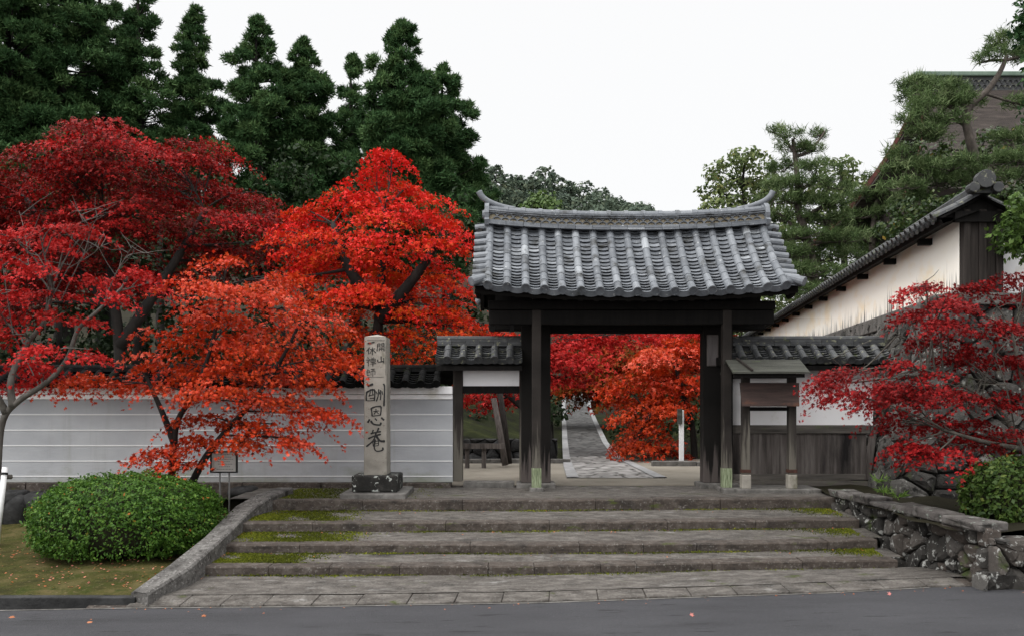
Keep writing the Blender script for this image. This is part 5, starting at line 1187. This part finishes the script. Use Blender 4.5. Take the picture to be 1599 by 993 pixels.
_, n4 = maple('maple_tree', 'sparse rosy maple with pale bare twigs at the left edge', [tk([at(-8, 850, 11.9), at(-3, 720, 11.9), at(5, 655, 11.9), at(30, 625, 11.9), at(75, 595, 11.9), at(105, 560, 11.9), at(122, 515, 11.85), at(150, 488, 11.8), at(190, 450, 11.8)]), tk([at(20, 635, 11.9), at(18, 590, 11.9), at(40, 540, 12), at(70, 500, 12), at(82, 450, 11.9)]), tk([at(10, 645, 11.9), at(-20, 580, 11.8), at(-30, 480, 11.7)])], cr, LF['rose'], .042, 1.4, STAR5, 'bark_pale', (.16, .32), hue=lambda z: .5, extra=bare, tr0=.052, flat=.1)
cr = px_blobs([(1318, 586, 40, 11), (1290, 600, 20, 6), (1370, 596, 50, 14), (1350, 620, 45, 12), (1430, 575, 55, 16), (1420, 620, 60, 16), (1490, 560, 55, 20), (1480, 610, 60, 18), (1550, 560, 50, 24), (1560, 620, 50, 22), (1410, 655, 55, 15), (1470, 660, 60, 16), (1540, 680, 55, 18), (1410, 694, 26, 7), (1462, 706, 36, 8), (1590, 525, 35, 18), (1545, 510, 40, 12), (1470, 505, 30, 8), (1420, 490, 22, 6), (1500, 474, 16, 5), (1592, 468, 25, 8), (1585, 690, 40, 18), (1640, 580, 50, 40), (1650, 660, 50, 30), (1530, 448, 10, 4), (1440, 530, 30, 10), (1600, 435, 14, 6), (1445, 446, 8, 3), (1470, 470, 10, 4)], 10.9, .9)
def bare2(wood):
    for (a, c, e) in (((1590, 700), (1570, 600), (1540, 520)), ((1510, 640), (1515, 560), (1560, 480)), ((1530, 640), (1545, 570), (1575, 530)), ((1570, 610), (1480, 545), (1400, 525)), ((1560, 600), (1470, 580), (1380, 560)), ((1480, 560), (1478, 490), (1445, 440)), ((1400, 525), (1340, 580), (1300, 560)), ((1590, 700), (1540, 690), (1490, 695))):
        p = [at(a[0], a[1], 10.9), at(c[0], c[1], 10.8 + rng.normal() * .15), at(e[0], e[1], 10.8 + rng.normal() * .2)]; q = catmull(p, 4); wood.tube(q, np.linspace(.011, .004, len(q)), 5, caps=False)
        for k in range(6):
            i = int(rng.integers(2, len(q))); d = rng.normal(size=3) * np.array((.2, .15, .14)); wood.tube([q[i], q[i] + d * .6, q[i] + d * 1.2 + rng.normal(size=3) * .03], [.006, .004, .002], 4, caps=False)
_, n5 = maple('maple_tree', 'low dark red maple spreading in front of the stone terrace on the right', [tk([at(1625, 790, 10.9), at(1612, 735, 10.9), at(1590, 690, 10.9), at(1560, 640, 10.9), at(1500, 600, 10.85), at(1440, 575, 10.8)]), tk([at(1605, 715, 10.9), at(1600, 620, 10.9), at(1580, 520, 10.9)]), tk([at(1590, 700, 10.9), at(1540, 690, 10.8), at(1470, 670, 10.7)])], cr, LF['dark_red'], .034, 2.15, STAR5, 'bark', (.15, .34), hue=lambda z: .26, extra=bare2, tr0=.042, flat=.1)
# maples beyond the gate
cr = px_blobs([(1080, 560, 50, 16), (1010, 590, 60, 18), (1070, 600, 50, 18), (1130, 600, 40, 20), (960, 600, 30, 12), (1000, 630, 50, 16), (1060, 630, 45, 12), (1000, 665, 38, 14), (1010, 690, 46, 16), (975, 650, 20, 9), (1050, 540, 50, 14), (1020, 555, 40, 12), (1120, 540, 40, 20), (1040, 705, 30, 8), (985, 700, 22, 8)], 20.6, 1.3)
_, n6 = maple('maple_tree', 'orange maple drooping low beyond the gate, right of the path', [tk([at(1085, 725, 20.9), at(1080, 660, 20.9), at(1060, 590, 20.8), at(1050, 550, 20.7)]), tk([at(1080, 660, 20.9), at(1030, 640, 20.6), at(1000, 670, 20.4)])], cr, LF['orange'], .065, 1.5, STAR3, 'bark_dark', (.3, .5), hue=lambda z: .2 + .4 * z, tr0=.09)
cr = px_blobs([(880, 540, 40, 16), (900, 520, 50, 14), (860, 565, 40, 14), (905, 560, 40, 14), (890, 590, 30, 10), (850, 590, 30, 10), (960, 525, 50, 12), (1040, 520, 60, 10), (830, 530, 40, 20), (770, 625, 40, 8), (740, 622, 30, 8), (800, 600, 40, 14)], 22, 1.2)
_, n7 = maple('maple_tree', 'pinkish red maple beyond the gate, left of the path', [tk([at(820, 720, 22), at(822, 640, 22), at(840, 580, 22), at(870, 530, 22)]), tk([at(822, 640, 22), at(790, 615, 22), at(760, 605, 22)])], cr, LF['rose'], .07, 1.4, STAR3, 'bark_dark', (.35, .55), hue=lambda z: .35 + .3 * z, tr0=.1)
cr = px_blobs([(930, 560, 60, 18), (980, 550, 60, 18), (960, 590, 60, 16), (900, 600, 40, 12), (1010, 580, 50, 20), (940, 615, 30, 8), (870, 610, 30, 12), (1060, 560, 70, 30), (980, 610, 50, 12), (1090, 530, 50, 20), (920, 530, 60, 16)], 30, 2)
_, n8 = maple('maple_tree', 'maple still turning from green to red, far up the path beyond the gate', [tk([at(990, 680, 30), at(985, 620, 30), at(975, 570, 30), at(960, 540, 30)])], cr, LF['turning'], .12, 1.3, STAR3, 'bark_dark', (.5, .8), hue=lambda z: .35 + .3 * z, tr0=.14)
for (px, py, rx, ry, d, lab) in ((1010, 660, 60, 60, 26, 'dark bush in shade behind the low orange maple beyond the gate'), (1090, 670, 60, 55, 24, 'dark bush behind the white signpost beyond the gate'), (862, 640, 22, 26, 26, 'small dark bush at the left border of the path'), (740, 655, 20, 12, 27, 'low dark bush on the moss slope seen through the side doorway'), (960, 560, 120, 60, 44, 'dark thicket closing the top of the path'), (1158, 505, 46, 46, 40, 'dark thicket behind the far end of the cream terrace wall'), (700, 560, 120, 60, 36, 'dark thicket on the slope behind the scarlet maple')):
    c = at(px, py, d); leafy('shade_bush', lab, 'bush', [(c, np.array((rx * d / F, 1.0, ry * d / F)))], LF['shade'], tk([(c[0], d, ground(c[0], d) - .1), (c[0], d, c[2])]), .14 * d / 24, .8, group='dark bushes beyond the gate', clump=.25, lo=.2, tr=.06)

# right: pines, broadleaf trees, terrace shrubs
d = 26
P2p = [(1240, 212, 22, 8), (1275, 208, 16, 7), (1212, 205, 14, 6), (1238, 232, 34, 8), (1268, 232, 22, 7), (1225, 262, 36, 10), (1275, 262, 36, 11), (1250, 285, 46, 10), (1215, 290, 26, 9), (1295, 290, 30, 11), (1235, 312, 46, 10), (1285, 318, 44, 12), (1225, 340, 44, 11), (1290, 345, 50, 12), (1240, 368, 56, 12), (1310, 372, 44, 12), (1230, 395, 46, 12), (1290, 400, 60, 13), (1255, 425, 60, 13), (1320, 425, 40, 12), (1265, 455, 60, 14)]
pine('pine_tree', 'tiered pine with open twisted top just right of the gate roof', tk([at(1272, 560, d), at(1272, 440, d), at(1262, 380, d), at(1247, 330, d), at(1246, 290, d), at(1241, 240, d), at(1238, 218, d)]),
     [(tk([at(1241, 245, d), at(1262, 238, d), at(1280, 218, d), at(1288, 205, d)]), .06), (tk([at(1240, 238, d), at(1222, 215, d), at(1200, 205, d)]), .05), (tk([at(1247, 300, d), at(1270, 285, d), at(1295, 282, d)]), .07), (tk([at(1250, 345, d), at(1285, 322, d), at(1310, 312, d)]), .07), (tk([at(1262, 385, d), at(1225, 340, d), at(1200, 330, d)]), .06)],
     px_blobs(P2p, d, 1.3), .21, dens=2.3)
d = 29
pine('pine_tree', 'pine half hidden between the tiered pine and the terrace hall', tk([at(1365, 560, d), at(1362, 400, d), at(1370, 310, d), at(1378, 270, d)]), [], px_blobs([(1375, 275, 26, 9), (1350, 305, 30, 10), (1395, 300, 30, 10), (1340, 335, 34, 11), (1385, 335, 36, 11), (1345, 365, 36, 12), (1390, 365, 36, 12), (1350, 395, 40, 12), (1395, 395, 36, 12), (1350, 420, 40, 12), (1330, 445, 40, 12), (1400, 270, 24, 9), (1410, 320, 30, 10)], d, 1.4), .22, dens=2.4)
d = 18
P1 = [(1405, 240, 26, 12), (1420, 262, 34, 12), (1480, 188, 26, 9), (1428, 186, 24, 9), (1600, 160, 30, 9), (1440, 130, 36, 8), (1425, 146, 22, 7), (1480, 138, 26, 6), (1450, 140, 34, 8), (1475, 158, 48, 9), (1445, 165, 28, 7), (1510, 160, 32, 8), (1440, 205, 28, 8), (1462, 212, 24, 6), (1575, 75, 30, 9), (1545, 90, 20, 6), (1600, 85, 30, 9), (1560, 60, 14, 5), (1440, 262, 44, 10), (1490, 258, 50, 11), (1545, 250, 44, 11), (1590, 248, 40, 11), (1410, 290, 30, 9), (1465, 285, 46, 11), (1580, 215, 34, 8), (1520, 275, 46, 10), (1600, 275, 40, 11), (1420, 312, 30, 10)]
pine('pine_tree', 'large leaning pine with bent trunk in front of the terrace hall', tk([at(1535, 470, d), at(1530, 330, d), at(1522, 255, d), at(1514, 215, d), at(1508, 185, d), at(1516, 165, d), at(1542, 142, d), at(1562, 112, d), at(1572, 88, d)]),
     [(tk([at(1510, 195, d), at(1490, 187, d), at(1468, 192, d), at(1455, 205, d)]), .07), (tk([at(1508, 180, d), at(1480, 165, d), at(1450, 150, d)]), .05), (tk([at(1570, 95, d), at(1550, 95, d), at(1525, 100, d)]), .04), (tk([at(1570, 95, d), at(1590, 90, d), at(1610, 85, d)]), .04), (tk([at(1525, 290, d), at(1480, 275, d), at(1430, 275, d)]), .07), (tk([at(1525, 280, d), at(1570, 265, d), at(1610, 260, d)]), .07)],
     px_blobs(P1, d, 1.0), .17, dens=2.9, tr=.125)
d = 44
leafy('broadleaf_tree', 'rounded broadleaf tree with airy edge behind the right gate ridge', 'tree', px_blobs([(1165, 245, 34, 16), (1130, 270, 36, 18), (1190, 275, 40, 20), (1110, 300, 24, 14), (1160, 300, 50, 20), (1210, 310, 40, 20), (1130, 325, 40, 18), (1185, 350, 60, 25), (1190, 420, 70, 50), (1165, 490, 60, 50)], d, 2), LF['broad'], tk([at(1170, 480, d), at(1168, 380, d), at(1160, 290, d)]), .2, 1.15, clump=.28, lo=.5)
leafy('broadleaf_tree', 'broadleaf tree filling the gap behind the two right pines', 'tree', px_blobs([(1310, 262, 34, 14), (1340, 290, 34, 18), (1290, 300, 50, 20), (1325, 330, 50, 24), (1370, 320, 30, 18), (1270, 360, 60, 30), (1350, 380, 60, 30), (1250, 420, 60, 30), (1210, 450, 50, 40)], d - 4, 2), LF['broad'], tk([at(1320, 500, d - 4), at(1318, 380, d - 4), at(1315, 300, d - 4)]), .2, 1.15, clump=.28, lo=.5)
d = 20.5
leafy('camellia_bush', 'glossy bush with yellowing tips in front of the hall roof', 'bush', px_blobs([(1540, 215, 40, 14), (1590, 215, 40, 16), (1450, 235, 46, 15), (1500, 240, 46, 16), (1560, 245, 50, 20)], d, 1), LF['holly'], tk([at(1530, 420, d), at(1530, 300, d), at(1530, 240, d)]), .10, 1.0, clump=.3, tr=.08)
d = 17
leafy('camellia_bush', 'glossy bush with yellow leaves above the cream terrace wall', 'bush', px_blobs([(1420, 330, 36, 18), (1395, 355, 26, 20), (1450, 320, 40, 18), (1500, 310, 40, 18), (1430, 350, 30, 20), (1560, 310, 50, 20), (1610, 300, 40, 30)], d, .8), LF['holly'], tk([at(1430, 470, d), at(1430, 400, d), at(1430, 340, d)]), .085, 1.1, clump=.3, tr=.06)
d = 12.4
leafy('conifer_bush', 'bright green feathery conifer bush beside the boarded wall end', 'bush', px_blobs([(1590, 345, 34, 26), (1580, 375, 34, 18), (1610, 380, 40, 30), (1600, 315, 22, 18)], d, .5), LF['bright'], tk([at(1610, 520, d), at(1605, 430, d), at(1600, 360, d)]), .085, 1.1, clump=.28, tmpl=FAN, tr=.04)
d = 15.5
leafy('tall_conifer', 'dark conifer showing only its branch tips at the top right corner', 'tree', px_blobs([(1610, 40, 26, 30), (1625, 15, 30, 30), (1640, 80, 40, 40), (1630, 150, 30, 60)], d, .6), LF['cedar'], tk([at(1660, 500, d), at(1650, 200, d), at(1640, 20, d)]), .12, 1.0, clump=.3, tmpl=FAN, tr=.15)

# distant wooded hill
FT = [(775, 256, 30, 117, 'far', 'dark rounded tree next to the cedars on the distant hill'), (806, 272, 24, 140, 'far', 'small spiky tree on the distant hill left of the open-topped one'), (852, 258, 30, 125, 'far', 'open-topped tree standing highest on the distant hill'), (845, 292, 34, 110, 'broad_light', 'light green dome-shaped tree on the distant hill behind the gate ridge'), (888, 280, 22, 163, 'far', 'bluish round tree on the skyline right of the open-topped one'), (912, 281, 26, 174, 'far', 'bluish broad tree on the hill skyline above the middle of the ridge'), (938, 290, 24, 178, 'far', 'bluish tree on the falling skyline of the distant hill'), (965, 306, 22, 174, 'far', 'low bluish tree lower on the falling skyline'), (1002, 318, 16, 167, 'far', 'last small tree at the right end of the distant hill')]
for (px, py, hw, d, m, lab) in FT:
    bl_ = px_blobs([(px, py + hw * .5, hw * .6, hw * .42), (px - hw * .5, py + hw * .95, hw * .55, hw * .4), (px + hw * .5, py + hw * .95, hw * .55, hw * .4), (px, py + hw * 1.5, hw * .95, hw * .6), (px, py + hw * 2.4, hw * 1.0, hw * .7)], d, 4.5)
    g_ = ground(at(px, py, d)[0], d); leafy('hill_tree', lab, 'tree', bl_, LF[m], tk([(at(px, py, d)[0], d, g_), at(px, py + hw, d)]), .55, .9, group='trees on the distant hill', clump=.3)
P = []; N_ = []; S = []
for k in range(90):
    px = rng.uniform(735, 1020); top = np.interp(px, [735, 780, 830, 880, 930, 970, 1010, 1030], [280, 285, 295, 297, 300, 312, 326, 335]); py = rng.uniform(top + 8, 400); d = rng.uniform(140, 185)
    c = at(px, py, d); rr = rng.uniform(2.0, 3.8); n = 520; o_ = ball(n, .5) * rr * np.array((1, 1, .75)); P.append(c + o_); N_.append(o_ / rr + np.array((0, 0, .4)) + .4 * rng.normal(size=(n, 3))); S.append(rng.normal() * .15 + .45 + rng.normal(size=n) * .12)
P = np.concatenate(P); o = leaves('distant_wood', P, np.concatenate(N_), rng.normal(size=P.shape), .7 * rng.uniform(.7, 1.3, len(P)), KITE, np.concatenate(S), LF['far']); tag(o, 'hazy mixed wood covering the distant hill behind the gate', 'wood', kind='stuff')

# ------------------------------------------------------------------ clipped shrubs and small plants
c = at(198, 0, 11.35); shrub('clipped_bush', 'large clipped round azalea bush left of the steps', 'bush', (c[0] + .02, 11.35, .47), (1.13, .95, .575), LF['azalea'], .036, 34000, bare=((c[0] + .25, 10.5, .25), (.35, .4, .25)))
c = at(1575, 0, 10.5); shrub('clipped_bush', 'leafy low azalea bush behind the rubble wall at the right edge', 'bush', (c[0] + .1, 10.35, .90), (.68, .5, .44), LF['azalea_dark'], .056, 6000)
for (px, py, d, lab) in ((1372, 752, 12.6, 'small bright fern growing from the dark stone face, upper'), (1402, 776, 11.9, 'small bright fern at the foot of the stones behind the coping'), (1380, 768, 12.3, 'tiny fern between the two larger ones by the stones')):
    root = thing('fern', lab, 'plant', at(px, py + 6, d), 'ferns by the stone wall'); n = 60; c = at(px, py, d)
    a = rng.random(n) * 6.28; T_ = np.stack([np.cos(a), np.sin(a) - .4, rng.uniform(.1, .9, n)], 1); leaves('fronds', np.repeat(c[None], n, 0) + T_ * rng.uniform(0, .09, n)[:, None], rng.normal(size=(n, 3)) + np.array((0, -.4, 1.)), T_, rng.uniform(.05, .1, n), BLADE, rng.random(n), LF['fern'], root)
# moss along the feet of the risers and on the left ends of the treads
P = []
for i in range(4):
    ln = EL[i]; zb = E[i][1] - E[i][2]
    for k in range(int(2600)):
        x = rng.uniform(Lx[i] + .1, Rx[i] - .1)
        if math.sin(x * 2.1 + i * 2) + math.sin(x * 5.3 + i) * .7 + rng.normal() * .5 < -.75: continue
        P.append((x, ly(ln, x) - abs(rng.normal()) * (.032 + .02 * math.sin(x * 3.7 + i)) - .002, zb - (.0 if i < 3 else .0) + abs(rng.normal()) * .008))
    if i < 3:
        for k in range(9500):
            x = Lx[i + 1] + .1 + rng.random() ** 1.1 * (1.35 + .2 * math.sin(i * 2)) * (1 + .12 * rng.normal()); y0, y1 = ly(EL[i + 1], x) + KD * .8, ly(ln, x); t = rng.random()
            if math.sin(x * 6.1 + i * 3) * math.sin(t * 5 + x * 2 + i) + rng.normal() * .3 > .5: continue
            P.append((x, y0 + (y1 - y0) * t, E[i + 1][1] + (zb - E[i + 1][1]) * t + .002))
        for k in range(1500):
            x = Rx[i + 1] - .1 - abs(rng.normal()) * .28; y0, y1 = ly(EL[i + 1], x) + KD * .8, ly(ln, x); t = 1 - abs(rng.normal()) * .35
            if 0 < t < 1: P.append((x, y0 + (y1 - y0) * t, E[i + 1][1] + (zb - E[i + 1][1]) * t + .002))
for k in range(5000):
    x = -3.35 + abs(rng.normal()) * .75; y = rng.uniform(ly(EL[0], x) + KD * .7, 14.1); P.append((x, y, .602))
P = np.array(P); n = len(P); o = leaves('moss', P, rng.normal(size=(n, 3)) * .5 + np.array((0, -.3, 1.)), rng.normal(size=(n, 3)), rng.uniform(.012, .028, n), KITE, .45 + .2 * np.sin(P[:, 0] * 3) + rng.normal(size=n) * .2, LF['moss']); tag(o, 'patches of yellow green moss on the treads and along the risers', 'moss', kind='stuff')
# leaf litter under the bush and by the walls
n = 420; x = rng.uniform(-7.5, -3.9, n); y = rng.uniform(9.3, 12.0, n); P = np.stack([x, y, [bank(a, c_) + .012 for a, c_ in zip(x, y)]], 1)
o = leaves('leaf_litter', P, rng.normal(size=(n, 3)) * .3 + np.array((0, 0, 1.)), rng.normal(size=(n, 3)), rng.uniform(.015, .03, n), STAR5, rng.random(n), LF['dry']); tag(o, 'scattered small dead leaves on the mossy bank', 'leaf litter', kind='stuff')
n = 260; x = rng.uniform(-4.3, 5.2, n); k_ = rng.integers(0, 5, n); P = []
for a, q in zip(x, k_):
    if q == 4: P.append((a, edge_y(a) - abs(rng.normal()) * .12 - .02, roadz(a) + .01))
    else:
        a = min(max(a, Lx[q] + .3), Rx[q] - .3); P.append((a, ly(EL[q], a) - .03 - abs(rng.normal()) * .12, E[q][1] - E[q][2] + .008 - (.012 if q == 3 else 0)))
P = np.array(P); o = leaves('step_litter', P, rng.normal(size=(n, 3)) * .35 + np.array((0, 0, 1.)), rng.normal(size=(n, 3)), rng.uniform(.008, .02, n), STAR3, rng.random(n) * .5, LF['dry']); tag(o, 'tiny dead leaves caught along the step risers and road edge', 'leaf litter', kind='stuff')
for (px, py, tt, lab) in ((18, 962, .3, 'orange fallen leaf on the road at the far left'), (140, 970, .45, 'pale orange fallen leaf on the road below the mossy bank'), (1390, 927, 1.0, 'pink fallen leaf standing on the road before the right wall'), (318, 961, .2, 'tiny brown fallen leaf on the road near the paving'), (1080, 960, .9, 'tiny red fallen leaf in the middle of the road')):
    p = onz(px, py, .012 + roadz((px - 799.5) / 160)); o = leaves('fallen_leaf', p[None], np.array([[.2, -.5, 1.]]) if tt < .9 else np.array([[.1, -1.2, .7]]), rng.normal(size=(1, 3)), np.array([.045 if py < 975 and px < 1000 and px != 318 else .035]), STAR5, np.array([tt]), LF['dry'], origin=p); tag(o, lab, 'leaf', 'fallen leaves on the road')
print('leaves', n1, n2, n3, n4, n5, n6, n7, n8)
